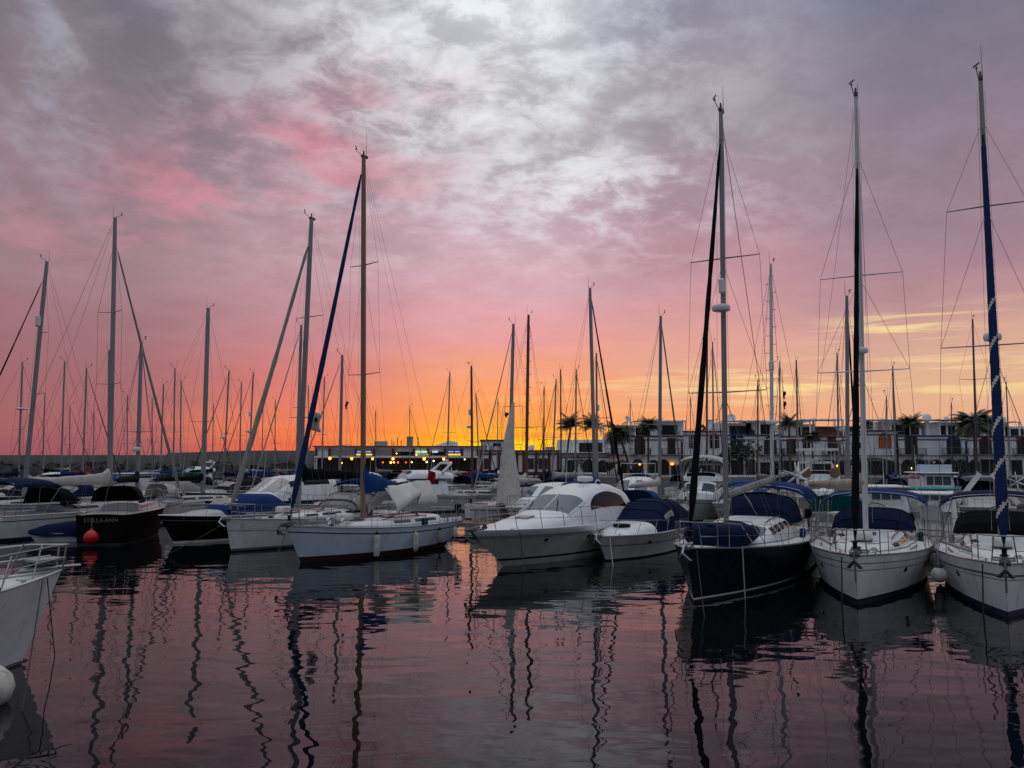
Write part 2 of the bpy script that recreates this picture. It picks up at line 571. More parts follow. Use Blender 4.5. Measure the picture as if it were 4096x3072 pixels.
# ------------------------------------------------------------------ boats
class Hull:
    def __init__(self, L, B, fb, fm, fs, bow_rake=0.8, stern_rake=-0.2, tw=0.75, p=2.2, wl=0.86, flare=1.0, tm=0.42):
        self.L, self.B, self.fb, self.fm, self.fs = L, B, fb, fm, fs
        self.br, self.sr, self.tw, self.p, self.wl, self.flare, self.tm = bow_rake, stern_rake, tw, p, wl, flare, tm

    def shape(self, t):
        tm = self.tm
        if t < tm:
            return self.tw + (1 - self.tw) * (1 - (1 - t / tm) ** 2)
        return max(1 - ((t - tm) / (1 - tm)) ** self.p, 0.0)

    def sheer_t(self, t):
        if t < 0.4:
            return lerp(self.fs, self.fm, t / 0.4)
        k = (t - 0.4) / 0.6
        return self.fm + (self.fb - self.fm) * k ** 1.6

    def t(self, x):
        return min(max((x + self.L / 2) / self.L, 0), 1)

    def sheer(self, x):
        return self.sheer_t(self.t(x))

    def half(self, x):
        return self.B / 2 * self.shape(self.t(x))

    def pt(self, t, z, side):
        s = self.sheer_t(t)
        q = z / s
        xd = -self.L / 2 + self.L * t
        xw = (-self.L / 2 + self.sr) + (self.L - self.sr - self.br) * t
        bd = self.B / 2 * self.shape(t)
        fine = lerp(self.wl, self.wl * 0.82, max(t - 0.4, 0) / 0.6)
        bw = bd * fine
        if q >= 0:
            k = q ** self.flare
            x = lerp(xw, xd, q)
            y = lerp(bw, bd, k)
        else:
            x = lerp(xw, xd, q * 0.8)
            y = bw * (1 + q * 0.7)
        return (x, side * max(y, 0.004), z)

    def mesh(self, mats, boot=(0.02, 0.12), stripe=(0.26, 0.21), n=26, extra=None):
        """mats: topside, antifouling, boot stripe, cove stripe"""
        mb = MB()
        ts = [1 - (1 - i / n) ** 1.25 for i in range(n + 1)]
        zs = [lambda s: -0.45, lambda s: boot[0], lambda s: boot[1]]
        mi = [1, 2]
        for k in (0.25, 0.5, 0.75):
            zs.append(lambda s, k=k: lerp(boot[1], s - stripe[0], k))
            mi.append(0)
        zs += [lambda s: s - stripe[0], lambda s: s - stripe[1], lambda s: s]
        mi += [0, 3, 0]
        for side in (-1, 1):
            rows = [[self.pt(t, z(self.sheer_t(t)), side) for t in ts] for z in zs]
            mb.grid(rows, mats=mi, flip=side > 0)
        cols = [[self.pt(0, z(self.sheer_t(0)), s) for s in (1, 0.33, -0.33, -1)] for z in zs]
        mb.grid(cols, mats=mi, flip=True)
        return mb

    def deck(self, dz=-0.03, n=22, camber=0.06):
        mb = MB()
        rows = []
        for i in range(n + 1):
            t = i / n
            x = -self.L / 2 + self.L * t * 0.999
            b = self.B / 2 * self.shape(t)
            rows.append([(x, b * k, self.sheer_t(t) + dz + camber * b * (1 - k * k)) for k in (0.995, 0.6, 0.25, 0, -0.25, -0.6, -0.995)])
        mb.grid(rows, flip=True)
        return mb


def hvec(deg):
    return Vector((math.cos(R(deg)), math.sin(R(deg)), 0))


def make_hull(root, H, mats, deckm=DECK, boot=(0.02, 0.12), stripe=(0.26, 0.21), lod=0, rail=STEEL):
    H.mesh(mats, boot, stripe, n=26 if lod == 0 else 14).build('hull', mats, root, angle=50)
    H.deck(n=22 if lod == 0 else 12).build('deck', deckm, root)
    if lod < 2:
        b = MB()
        for s in (-1, 1):
            b.tube([(-H.L / 2 + H.L * i / 20, s * H.half(-H.L / 2 + H.L * i / 20) * 0.995, H.sheer_t(i / 20) + 0.01) for i in range(21)], 0.028, 5)
        b.build('toe_rail', rail, root)


def arc_pts(x, w, z0, z1, n=4.0, k=12, tp=0.1):
    l = Loft([(x, w, z0, z1, n, tp)] * 2)
    return [l.p(0, j / k) for j in range(k + 1)]


def railing(root, H, x0, x1, h=0.6, posts=6, lod=0, r=0.014, pulpit=1.1, pushpit=True, lines=(0.33, 0.62), y_in=0.05, gapside=None):
    """pulpit at the bow, stanchions with two wires, pushpit at the stern"""
    xb = H.L / 2
    def P(x, z, s):
        return (x, s * max(H.half(x) - y_in, 0.05), H.sheer(x) + z)
    b = MB()
    xs = [xb - pulpit, xb - pulpit * 0.5, xb - 0.15]
    top = [P(x, h + 0.06, -1) for x in xs] + [(xb + 0.05, -0.1, H.fb + h + 0.08), (xb + 0.05, 0.1, H.fb + h + 0.08)] + [P(x, h + 0.06, 1) for x in xs[::-1]]
    b.tube(top, r * 1.2, 6)
    mid = [P(x, h * 0.5, -1) for x in xs[:2]] + [P(x, h * 0.5, 1) for x in xs[:2][::-1]]
    for s in (-1, 1):
        b.tube([P(xs[0], 0, s), P(xs[0], h + 0.06, s)], r * 1.2, 6)
        b.tube([P(xs[1], 0, s), P(xs[1] + 0.12, h + 0.06, s)], r * 1.2, 6)
        b.tube([P(xs[0], h * 0.5, s), P(xs[1] + 0.06, h * 0.5, s)], r, 5)
    b.build('pulpit', STEEL, root)
    if lod < 2:
        for s in (-1, 1):
            for i in range(posts):
                x = lerp(x0, x1, i / (posts - 1))
                part('stanchion', STEEL, root, lambda q: q.tube([P(x, 0, s), P(x, h, s)], r * 0.9, 5))
            for z in lines:
                part('lifeline', WIRE, root, lambda q: q.tube([P(lerp(x0, xb - pulpit, i / 8), z * h / 0.62, s) for i in range(9)], 0.006, 4))
    if pushpit:
        xs0 = -H.L / 2 + 0.12
        b = MB()
        pts = [P(x0, h, -1), P(xs0, h, -1), (xs0 - 0.02, -H.half(xs0) * 0.6, H.fs + h), (xs0 - 0.02, H.half(xs0) * 0.6, H.fs + h), P(xs0, h, 1), P(x0, h, 1)]
        b.tube(pts, r * 1.2, 6)
        for p in pts:
            b.tube([(p[0], p[1], H.fs), p], r * 1.1, 5)
        b.build('pushpit', STEEL, root)


def coachroof(root, H, xa, xb, w, h, mat=WHITE, win=True, winm=GLASS, lod=0, nose=0.9, n=4.5, zb=None, wins=None, hatch=True):
    """low cabin from xa (aft) to xb (fore)"""
    def zz(x):
        return H.sheer(x) - 0.03
    st = [(xa, w, zz(xa), zz(xa) + h, n, 0.12), (lerp(xa, xb, 0.35), w, zz(lerp(xa, xb, 0.35)), zz(xa) + h * 0.98, n, 0.12),
          (lerp(xa, xb, 0.72), w * 0.86, zz(lerp(xa, xb, 0.72)), zz(xa) + h * 0.88, n, 0.12),
          (xb - nose * 0.45, w * 0.62, zz(xb), zz(xb) + h * 0.5, n * 0.8, 0.15), (xb, w * 0.3, zz(xb), zz(xb) + 0.05, 3, 0.2)]
    lf = Loft(st, 24 if lod == 0 else 14)
    b = MB()
    lf.skin(b, sub=4 if lod == 0 else 2)
    o = b.build('coachroof', mat, root)
    if win:
        spans = wins or ((0.25, 0.95), (1.1, 1.75), (1.9, 2.45))
        for (u0, u1) in spans:
            for (v0, v1) in ((0.05, 0.17), (0.83, 0.95)):
                part('window', winm, o, lambda q: lf.patch(q, u0, u1, v0, v1, 0.012))
    if hatch and lod == 0:
        for u in (1.4, 2.6):
            c = lf.p(u, 0.5)
            part('hatch', SCREEN, o, lambda q: q.box(c.x, 0, c.z + 0.035, 0.5, 0.5, 0.05, ry=0.06), bevel=0.02)
        for s in (-1, 1):
            part('handrail', TEAK, o, lambda q: q.tube([lf.p(0.4 + 0.3 * i, 0.5 - s * 0.2) + Vector((0, 0, 0.06 if 0 < i < 5 else 0)) for i in range(6)], 0.02, 5))
    return o, lf


def sprayhood(root, x, w, z0, h, Lh, mat, lod=0, win=VINYL, windows=True, tip=0.05, aft_over=0.0):
    st = [(x - Lh, w, z0, z0 + h, 4.2, 0.14), (x - Lh * 0.45, w * 1.0, z0, z0 + h * 0.97, 4.2, 0.14),
          (x - Lh * 0.12, w * 0.95, z0, z0 + h * 0.5, 3.2, 0.1), (x, w * 0.86, z0, z0 + tip, 3, 0.1)]
    lf = Loft(st, 20)
    b = MB()
    lf.skin(b, sub=3, capend=False)
    o = b.build('sprayhood', mat, root, solid=0.015)
    for u in (0.98, 2.0):
        part('seam', BLACKC, o, lambda q: q.tube([lf.p(u, v / 18) + lf.nrm(u, v / 18) * 0.012 for v in range(1, 18)], 0.014, 5))
    for v in (0.3, 0.7):
        part('seam', BLACKC, o, lambda q: q.tube([lf.p(u / 4, v) + lf.nrm(u / 4, v) * 0.012 for u in range(1, 12)], 0.012, 5))
    if windows:
        for v0, v1 in ((0.23, 0.4), (0.42, 0.58), (0.6, 0.77)):
            part('vinyl_window', win, o, lambda q: lf.patch(q, 1.35, 2.55, v0, v1, 0.016))
    return o


def bimini(root, x0, x1, w, z, camber, mat, H, lod=0, frame=STEEL, drop=0.14):
    rows = []
    n = 10
    for i in range(n + 1):
        t = i / n
        x = lerp(x0, x1, t)
        sag = camber * 0.35 * (4 * t * (1 - t)) - drop * 0.4 * (abs(2 * t - 1) ** 6)
        rows.append([(x, w * (1 - 2 * j / 14), z + sag + camber * (1 - (1 - 2 * j / 14) ** 2) - drop * abs(1 - 2 * j / 14) ** 8) for j in range(15)])
    b = MB()
    b.grid(rows, flip=True)
    o = b.build('bimini', mat, root, solid=0.02)
    for x in (x0 + 0.1, (x0 + x1) / 2, x1 - 0.1):
        xb = (x0 + x1) / 2 + (x - (x0 + x1) / 2) * 0.25
        pts = [(xb, -(w - 0.05), H.sheer(x) + 0.02)] + [(x, -w * (1 - 2 * j / 8), z - 0.03 + camber * (1 - (1 - 2 * j / 8) ** 2) - (drop if j in (0, 8) else 0)) for j in range(9)] + [(xb, w - 0.05, H.sheer(x) + 0.02)]
        part('bimini_hoop', frame, o, lambda q: q.tube(pts, 0.013, 5))
    return o


def dome(root, c, r, hh, mat=PLASTIC, name='radar_dome', bracket=None):
    b = MB()
    b.lathe([(r * 0.55, -hh / 2), (r * 0.93, -hh * 0.38), (r, -hh * 0.1), (r, hh * 0.12), (r * 0.9, hh * 0.36), (r * 0.5, hh * 0.5), (0.0, hh * 0.54)], 18, c)
    if bracket:
        b.tube([bracket, (c[0], c[1], c[2] - hh / 2)], 0.03, 5)
    return b.build(name, mat, root)


def furled_profile(p0, p1, r, n=24, wob=0.12, seed=0):
    rng = random.Random(seed)
    pts, rs = [], []
    for i in range(n + 1):
        t = i / n
        p = Vector(p0).lerp(Vector(p1), t)
        p.z -= 0.10 * math.sin(math.pi * t)
        pts.append(p)
        k = min(1, t / 0.06) * (1.0 - 0.55 * t) if t < 0.97 else 0.25
        rs.append(max(r * k * (1 + rng.uniform(-wob, wob)), 0.014))
    return pts, rs


def rig(root, H, mx, foot, top_local, lod=0, mastm=ALU, mr=0.085, spreaders=((0.36, 0.9), (0.68, 0.75)), sweep=0.12, frac=1.0,
        genoa=None, gr=0.085, gspiral=None, inner=None, boom=None, cover=None, boom_r=0.07, boom_len=4.0, boom_z=1.0, boom_lift=0.0, boom_yaw=0.0,
        cover_h=0.38, radar=None, reflector=None, antenna=True, seed=1, wr=0.006, backstay=True, whip=1.0, cover_w=0.16, genoa_foot=None, steps=False,
        boomm=None, cover_to=0.97):
    rng = random.Random(seed)
    foot = Vector(foot)
    top = Vector(top_local)
    def mp(k):
        return foot.lerp(top, k)
    b = MB()
    b.tube([mp(0), mp(0.5), mp(0.86), mp(1)], [mr, mr, mr * 0.92, mr * 0.75], 10 if lod == 0 else 7, ell=1.25)
    mast = b.build('mast', mastm, root)
    if lod == 0:
        b = MB()
        b.box(top.x - 0.05, top.y, top.z + 0.03, 0.34, 0.12, 0.1)
        b.tube([top, top + Vector((0, 0, 0.28))], [0.05, 0.03], 6)
        b.build('masthead', ALUD, mast)
    if steps:
        for i in range(22):
            p = mp(0.15 + 0.8 * i / 22)
            s = 1 if i % 2 else -1
            part('mast_step', ALUD, mast, lambda q: q.tube([p, p + Vector((0, s * 0.26, 0)), p + Vector((0, s * 0.26, 0.08))], 0.014, 4))
    if antenna:
        part('antenna', WIRE, mast, lambda q: q.tube([top + Vector((-0.1, 0.06, 0)), top + Vector((-0.1, 0.06, whip))], [0.012, 0.005], 4))
        b = MB()
        b.tube([top + Vector((0.02, -0.05, 0.05)), top + Vector((0.35, -0.1, 0.22)), top + Vector((0.37, -0.1, 0.34))], 0.014, 4)
        b.box(top.x + 0.37, top.y - 0.1, top.z + 0.36, 0.3, 0.02, 0.05, rz=0.6)
        b.ball(top + Vector((0.37, -0.1, 0.26)), 0.04, 6)
        b.build('wind_vane', ALUD, mast)
    tips = []
    for k, hl in spreaders:
        row = []
        for s in (-1, 1):
            a = mp(k)
            e = a + Vector((-sweep * hl * 2, s * hl, 0.05))
            part('spreader', mastm if mastm is not WOOD else ALU, mast, lambda q: q.tube([a, e], [0.042, 0.026], 6, ell=0.6))
            row.append(e)
        tips.append(row)
    cpx = mx - 0.25
    for s in (0, 1):
        sg = -1 if s == 0 else 1
        cp = Vector((cpx, sg * max(H.half(cpx) - 0.06, 0.2), H.sheer(cpx)))
        up = [mp(frac * 0.985)] + [tips[i][s] for i in range(len(tips) - 1, -1, -1)] + [cp]
        part('shroud', WIRE, mast, lambda q: q.tube(up, wr, 4))
        if spreaders:
            part('shroud', WIRE, mast, lambda q: q.tube([mp(spreaders[0][0] - 0.01), cp + Vector((-0.3, 0, 0))], wr, 4))
            if lod == 0:
                part('shroud', WIRE, mast, lambda q: q.tube([mp(spreaders[0][0] - 0.01), cp + Vector((0.45, 0, 0))], wr, 4))
                if len(spreaders) > 1:
                    part('shroud', WIRE, mast, lambda q: q.tube([mp(spreaders[1][0] - 0.01), tips[0][s]], wr, 4))
    bowp = Vector(genoa_foot) if genoa_foot else Vector((H.L / 2 - 0.15, 0, H.fb + 0.12))
    hd = mp(frac * 0.985)
    if genoa is not None:
        pts, rs = furled_profile(bowp + (hd - bowp) * 0.02, bowp + (hd - bowp) * 0.96, gr, n=150 if gspiral else 24, wob=0.04 if gspiral else 0.12, seed=seed)
        b = MB()
        b.tube(pts, rs, 16 if gspiral else 8)
        mats = [genoa]
        if gspiral:
            mats.append(gspiral)
            n = 16
            for i in range(n * (len(pts) - 1)):
                band, j = divmod(i, n)
                if 8 < band < 92 and (band + j * 14 / 16.0) % 14 < 1.7:
                    b.mi[i] = 1
        sail = b.build('furled_sail', mats, mast)
        part('forestay', WIRE, sail, lambda q: q.tube([bowp, hd], wr * 1.3, 4))
        part('furler_drum', RUBBER, sail, lambda q: q.lathe([(0.05, 0), (0.13, 0.02), (0.06, 0.05), (0.06, 0.16), (0.13, 0.2), (0.05, 0.22)], 10, bowp + (hd - bowp) * 0.005))
    else:
        part('forestay', WIRE, mast, lambda q: q.tube([bowp, hd], wr * 1.3, 4))
    if inner is not None:
        ip = Vector((lerp(mx, H.L / 2, 0.62), 0, H.sheer(lerp(mx, H.L / 2, 0.62)) + 0.1))
        hd2 = mp(0.78)
        pts, rs = furled_profile(ip, ip + (hd2 - ip) * 0.95, gr * 0.7, seed=seed + 5)
        part('staysail', inner, mast, lambda q: q.tube(pts, rs, 7))
    if backstay:
        part('backstay', WIRE, mast, lambda q: q.tube([mp(1.0), (-H.L / 2 + 0.15, 0, H.fs + 0.1)], wr, 4))
    if lod == 0:
        for i in range(3):
            yy = (-0.11, 0.1, 0.02)[i]
            part('halyard', ROPE, mast, lambda q: q.tube([mp(0.97) + Vector((0.1, yy, 0)), mp(0.02) + Vector((0.14, yy * 2.2, 0))], 0.005, 4))
    if boom:
        g = mp(0) + Vector((0, 0, 0))
        g.z = foot.z + boom_z
        g = foot.lerp(top, boom_z / (top.z - foot.z))
        dirv = Vector((-math.cos(R(boom_yaw)), math.sin(R(boom_yaw)), boom_lift)).normalized()
        e = g + dirv * boom_len
        bo = part('boom', boomm or mastm, root, lambda q: q.tube([g, e], boom_r, 8))
        if cover is not None:
            b = MB()
            n = 18
            rows = []
            for i in range(n + 1):
                t = i / n
                c = g + dirv * (boom_len * lerp(-0.02, cover_to, t))
                hh = cover_h * (1.0 - 0.5 * t) * (1 + rng.uniform(-0.07, 0.07))
                if t < 0.06:
                    hh *= 1.5
                ww = cover_w * (1.0 - 0.4 * t)
                k = 0.35 if i in (0, n) else 1
                rows.append([c + Vector((0, 0, hh * 0.40)) + Vector((-dirv.y, dirv.x, 0)) * (ww * k * math.cos(2 * math.pi * j / 10)) + Vector((0, 0, (hh * 0.62) * k * math.sin(2 * math.pi * j / 10))) for j in range(10)])
            b.grid(rows, close=True)
            b.poly(rows[0][::-1])
            b.poly(rows[-1])
            b.build('sail_cover', cover, bo, angle=60)
        if lod < 2:
            part('topping_lift', WIRE, bo, lambda q: q.tube([e, mp(0.99)], wr * 0.8, 4))
    if radar:
        for (k, r, hh, off) in radar:
            c = mp(k) + Vector((off, 0, 0))
            dome(mast, c, r, hh, bracket=mp(k - 0.02))
    if reflector:
        for (k, r, hh, off) in reflector:
            c = mp(k) + Vector((off, 0.0, 0))
            b = MB()
            b.lathe([(r * 0.5, -hh / 2), (r, -hh * 0.4), (r, hh * 0.4), (r * 0.5, hh / 2)], 10, c)
            b.build('radar_reflector', PLASTIC, mast)
    return mast


def place(px, py=None, D=None, z=0.0):
    if D is None:
        return on_z(px, py, z)
    return at_depth(px, 460.0, D)


def bow_root(px, py, deg, L, br):
    """root position of a hull whose waterline bow touches pixel (px, py)"""
    p = on_z(px, py, 0.0)
    return p - hvec(deg) * (L / 2 - br)


def to_local(root_loc, deg, p):
    return Matrix.Rotation(-R(deg), 3, 'Z') @ (Vector(p) - Vector(root_loc))


def motor_superstructure(root, st, mat, name='cabin', nv=24, sub=3, wins=(), screens=(), winm=GLASS, scrm=SCREEN):
    lf = Loft(st, nv)
    b = MB()
    lf.skin(b, sub=sub)
    o = b.build(name, mat, root)
    for (u0, u1, v0, v1, tri) in wins:
        for (a, c) in ((v0, v1), (1 - v1, 1 - v0)):
            f = None
            if tri:
                f = (lambda s, p, q, a=a, tri=tri: tri(s, p, q, a > 0.5))
            part('window', winm, o, lambda q: lf.patch(q, u0, u1, a, c, 0.014, 10, 6, tri=f))
    for (u0, u1, v0, v1) in screens:
        part('windscreen', scrm, o, lambda q: lf.patch(q, u0, u1, v0, v1, 0.014, 8, 8))
    return o, lf


# ------------------------------------------------------------------ water
def water_material():
    m = bpy.data.materials.new('harbour_water')
    m.use_nodes = True
    t = m.node_tree
    b = t.nodes['Principled BSDF']
    g = NG(t)
    b.inputs['Base Color'].default_value = (0.003, 0.004, 0.0045, 1)
    b.inputs['Roughness'].default_value = 0.015
    b.inputs['IOR'].default_value = 1.24
    tc = t.nodes.new('ShaderNodeTexCoord')
    def lay(sc, rot, scale, detail, rough, dist=0.0):
        mp = t.nodes.new('ShaderNodeMapping')
        mp.inputs['Scale'].default_value = sc
        mp.inputs['Rotation'].default_value = (0, 0, R(rot))
        t.links.new(tc.outputs['Object'], mp.inputs['Vector'])
        return g.noise(mp.outputs[0], scale, detail, rough, dist)
    a = lay((0.8, 1.5, 1), 18, 0.62, 2.0, 0.4)
    c = lay((0.7, 1.4, 1), -24, 1.7, 2.0, 0.45, 0.3)
    d = lay((1, 1.6, 1), 8, 0.09, 2.0, 0.5)
    rip = g.ss(d, 0.42, 0.66, 0.25, 1.25)            # calmer and livelier patches
    h = g.m('ADD', g.m('MULTIPLY', a, 1.0), g.m('MULTIPLY', g.m('MULTIPLY', c, 0.15), rip))
    bn = t.nodes.new('ShaderNodeBump')
    bn.inputs['Strength'].default_value = 1.0
    bn.inputs['Distance'].default_value = WATER_AMP
    t.links.new(h, bn.inputs['Height'])
    t.links.new(bn.outputs[0], b.inputs['Normal'])
    return m


WATER_AMP = 0.031
wb = MB()
wb.grid([[(-4000, -300, 0), (4000, -300, 0)], [(-4000, 6000, 0), (4000, 6000, 0)]], flip=False)
water = structure(wb.build('water', water_material(), angle=0))
sb = MB()
sb.grid([[(-400, -300, -4), (400, -300, -4)], [(-400, 400, -4), (400, 400, -4)]])
structure(sb.build('harbour_bed', M('mud', (40, 42, 40), 0.9), angle=0))


nq = MB()
nq.prism([(-80, -60), (80, -60), (80, 3.4), (-80, 3.4)], -4, 2.3)
structure(nq.build('quay', M('concrete', (128, 126, 124), 0.9, var=0.25, scale=0.6, bump=0.02), angle=0))


# ------------------------------------------------------------------ small loose things
def fender(px, py, D, ln, r, mat, label, lean=0.0, rope_to=0.5, tipm=None, rnd=False, cat='fender', group='fenders hung along the front row', name='fender', pos=None):
    p = pos if pos is not None else at_depth(px, py, D)
    t = thing(name, label, cat, p, 0, group)
    b = MB()
    if rnd:
        b.lathe([(0.0, -r), (r * 0.5, -r * 0.87), (r * 0.87, -r * 0.5), (r, 0), (r * 0.87, r * 0.5), (r * 0.5, r * 0.87), (r * 0.2, r * 1.05), (r * 0.16, r * 1.25)], 18)
    else:
        h = ln / 2
        b.lathe([(r * 0.2, -h - 0.04), (r * 0.3, -h), (r * 0.8, -h + 0.05), (r, -h + 0.12), (r, h - 0.12), (r * 0.8, h - 0.05), (r * 0.3, h), (r * 0.2, h + 0.06)], 14)
    b.build('fender_body', mat, t)
    if tipm:
        h = ln / 2 if not rnd else r
        for s in (-1, 1):
            b = MB()
            if rnd and s < 0:
                continue
            b.lathe([(r * (0.86 if not rnd else 0.5), s * (h - (0.07 if not rnd else 0.1))), (r * 0.45, s * (h + 0.02)), (r * 0.2, s * (h + 0.1))], 12)
            b.build('end_cap', tipm, t)
    top = (r * 1.2 if rnd else ln / 2 + 0.04)
    part('lanyard', ROPE, t, lambda q: q.tube([(0, 0, top), (0, 0.04, top + rope_to)], 0.009, 4))
    return t


def mooring(p0, p1, label, sag=0.25, r=0.014, mat=None, group=None):
    p0, p1 = Vector(p0), Vector(p1)
    b = MB()
    pts = []
    for i in range(13):
        t = i / 12
        p = p0.lerp(p1, t) - p0
        p.z -= sag * 4 * t * (1 - t)
        pts.append(p)
    b.tube(pts, r, 5)
    o = b.build('mooring_line', mat or ROPED, loc=p0)
    return tag(o, label, 'rope', group)


def winch(root, x, y, z):
    b = MB()
    b.lathe([(0.1, 0), (0.1, 0.03), (0.06, 0.06), (0.06, 0.13), (0.09, 0.15), (0.0, 0.16)], 10, (x, y, z))
    b.build('winch', STEEL, root)


def anchor(root, H, mat=ALUD, z=0.02, out=0.35):
    b = MB()
    x, zz = H.L / 2, H.fb + z
    b.box(x - 0.1, 0, zz, 0.5, 0.22, 0.08)
    b.tube([(x - 0.5, 0, zz + 0.1), (x + out * 0.6, 0, zz + 0.08), (x + out, 0, zz - 0.12)], 0.03, 6)
    for s in (-1, 1):
        b.tube([(x + out, 0, zz - 0.12), (x + out * 0.7, s * 0.14, zz - 0.3), (x + out * 0.3, s * 0.19, zz - 0.33)], [0.04, 0.05, 0.015], 5)
    b.lathe([(0.05, -0.13), (0.07, -0.12), (0.03, 0), (0.07, 0.12), (0.05, 0.13)], 8, (x + 0.05, 0, zz + 0.02), axis=(0, 1, 0))
    b.build('anchor', mat, root, angle=45)


def cleats(root, H, xs):
    for x in xs:
        for s in (-1, 1):
            b = MB()
            y = s * (H.half(x) - 0.12)
            z = H.sheer(x) + 0.05
            b.tube([(x - 0.14, y, z + 0.02), (x, y, z), (x + 0.14, y, z + 0.02)], 0.018, 5)
            b.box(x, y, z - 0.03, 0.08, 0.05, 0.08)
            b.build('cleat', STEEL, root)


def clutter(t, H, seed=0, wheel=True, raft=True, cr_h=0.42, fore=True):
    """what lies about on a lived-in yacht: sheets, coils, pole, raft, outboard, wheel"""
    rng = random.Random(seed)
    L = H.L
    for s in (-1, 1):
        pts = []
        for i in range(12):
            x = lerp(-0.3 * L, 0.4 * L, i / 11)
            pts.append((x, s * (H.half(x) * lerp(0.8, 0.55, i / 11) + rng.uniform(-0.05, 0.05)), H.sheer(x) + 0.05))
        part('jib_sheet', ROPE if s < 0 else NAVYC2, t, lambda q: q.tube(pts, 0.012, 4))
    for x, y, z in ((0.3 * L, 0.35, 0.06), (0.16 * L, -0.7, cr_h * 0.7 + 0.06), (-0.18 * L, 0.5, cr_h + 0.06)):
        r0 = rng.uniform(0.12, 0.19)
        part('rope_coil', (ROPE, ROPED, NAVYC2)[rng.randrange(3)], t, lambda q: q.tube([(x + (r0 - 0.006 * k / 2) * math.cos(k * 0.7), y + (r0 - 0.006 * k / 2) * 0.8 * math.sin(k * 0.7), H.sheer(x) + z + 0.002 * k) for k in range(32)], 0.014, 4))
    x0, x1 = 0.02 * L, 0.34 * L
    part('spinnaker_pole', ALU, t, lambda q: q.tube([(x0, -H.half(x0) + 0.22, H.sheer(x0) + 0.2), (x1, -H.half(x1) + 0.2, H.sheer(x1) + 0.2)], 0.045, 7))
    if raft:
        part('raft_canister', WHITE2, t, lambda q: q.box(0.2 * L, 0, H.sheer(0.2 * L) + cr_h * 0.62 + 0.16, 0.75, 0.5, 0.28), bevel=0.1)
    xs = -L / 2 + 0.25
    ob = part('outboard_motor', RUBBER, t, lambda q: q.box(xs, H.half(xs) * 0.72, H.fs + 0.62, 0.3, 0.26, 0.36), bevel=0.07)
    part('outboard_leg', ALUD, ob, lambda q: q.tube([(xs, H.half(xs) * 0.72, H.fs + 0.45), (xs - 0.08, H.half(xs) * 0.72, H.fs - 0.15)], [0.06, 0.04], 6))
    if wheel:
        xw = -0.36 * L
        part('steering_wheel', STEEL, t, lambda q: q.tube([(xw, 0.5 * math.cos(a), H.fs + 0.72 + 0.5 * math.sin(a)) for a in [2 * math.pi * k / 20 for k in range(21)]], 0.018, 5))
        part('binnacle', WHITE, t, lambda q: q.lathe([(0.14, 0), (0.1, 0.5), (0.13, 0.75), (0.1, 0.9), (0, 0.93)], 10, (xw + 0.15, 0, H.fs - 0.05)))
    for y in (0.9, -0.85):
        part('fuel_can', NAVYC2 if y > 0 else GREYC, t, lambda q: q.box(-0.18 * L + rng.uniform(-0.2, 0.2), y * H.half(0) / 1.1, H.sheer(-0.18 * L) + 0.16, 0.3, 0.16, 0.32), bevel=0.04)
    if fore:
        part('chain', ALUD, t, lambda q: q.tube([(L / 2 - 0.5, 0.02, H.fb + 0.04), (L / 2 - 1.1, 0.05, H.fb + 0.03), (L / 2 - 1.5, 0.0, H.fb + 0.02)], 0.022, 5))
        part('locker_lid', DECKG, t, lambda q: q.box(L / 2 - 1.5, 0, H.sheer(L / 2 - 1.5) + 0.05, 0.6, 0.5, 0.03), bevel=0.01)


def hull_ports(root, H, xs, drop=0.45, r=0.11):
    for x in xs:
        for s in (-1, 1):
            t = H.t(x)
            z = H.sheer(x) - drop
            p = Vector(H.pt(t, z, s))
            p2 = Vector(H.pt(t + 0.02, z, s))
            p3 = Vector(H.pt(t, z + 0.1, s))
            n = (p2 - p).cross(p3 - p).normalized()
            if n.y * s < 0:
                n = -n
            a = (p2 - p).normalized()
            u = n.cross(a)
            b = MB()
            for k, (rr, off) in enumerate(((1.0, 0.012), (0.75, 0.018))):
                b.poly([p + n * off + (a * math.cos(2 * math.pi * i / 16) * r * 1.7 + u * math.sin(2 * math.pi * i / 16) * r) * rr for i in range(16)][:: (1 if s < 0 else -1)], k)
            b.build('porthole', [STEEL, GLASS], root, angle=0)


def text_mesh(txt, size, mat, name, parent, loc, rot, extrude=0.004, align='CENTER'):
    c = bpy.data.curves.new(name, 'FONT')
    c.body = txt
    c.size = size
    c.extrude = extrude
    c.align_x = align
    c.align_y = 'CENTER'
    o = bpy.data.objects.new(name, c)
    COL.objects.link(o)
    dg = bpy.context.evaluated_depsgraph_get()
    me = bpy.data.meshes.new_from_object(o.evaluated_get(dg))
    bpy.data.objects.remove(o)
    bpy.data.curves.remove(c)
    me.materials.clear()
    me.materials.append(mat)
    m = bpy.data.objects.new(name, me)
    COL.objects.link(m)
    m.parent = parent
    m.location = loc
    m.rotation_euler = rot
    return m


G_FRONT = 'yachts moored in the front row'


def mast_at(root_loc, deg, s_from_wl, px_b, py_b, px_t, py_t, L, br):
    """mast foot on the centre line s metres behind the waterline bow, top at a measured pixel"""
    mx = L / 2 - br - s_from_wl
    w = Vector(root_loc) + hvec(deg) * mx
    D = w.y
    zf = at_depth(px_b, py_b, D).z
    tp = at_depth(px_t, py_t, D)
    # keep the measured lean relative to the measured foot
    fp = at_depth(px_b, py_b, D)
    top = Vector((w.x + (tp.x - fp.x), D, tp.z))
    return mx, (mx, 0, zf), to_local(root_loc, deg, top)


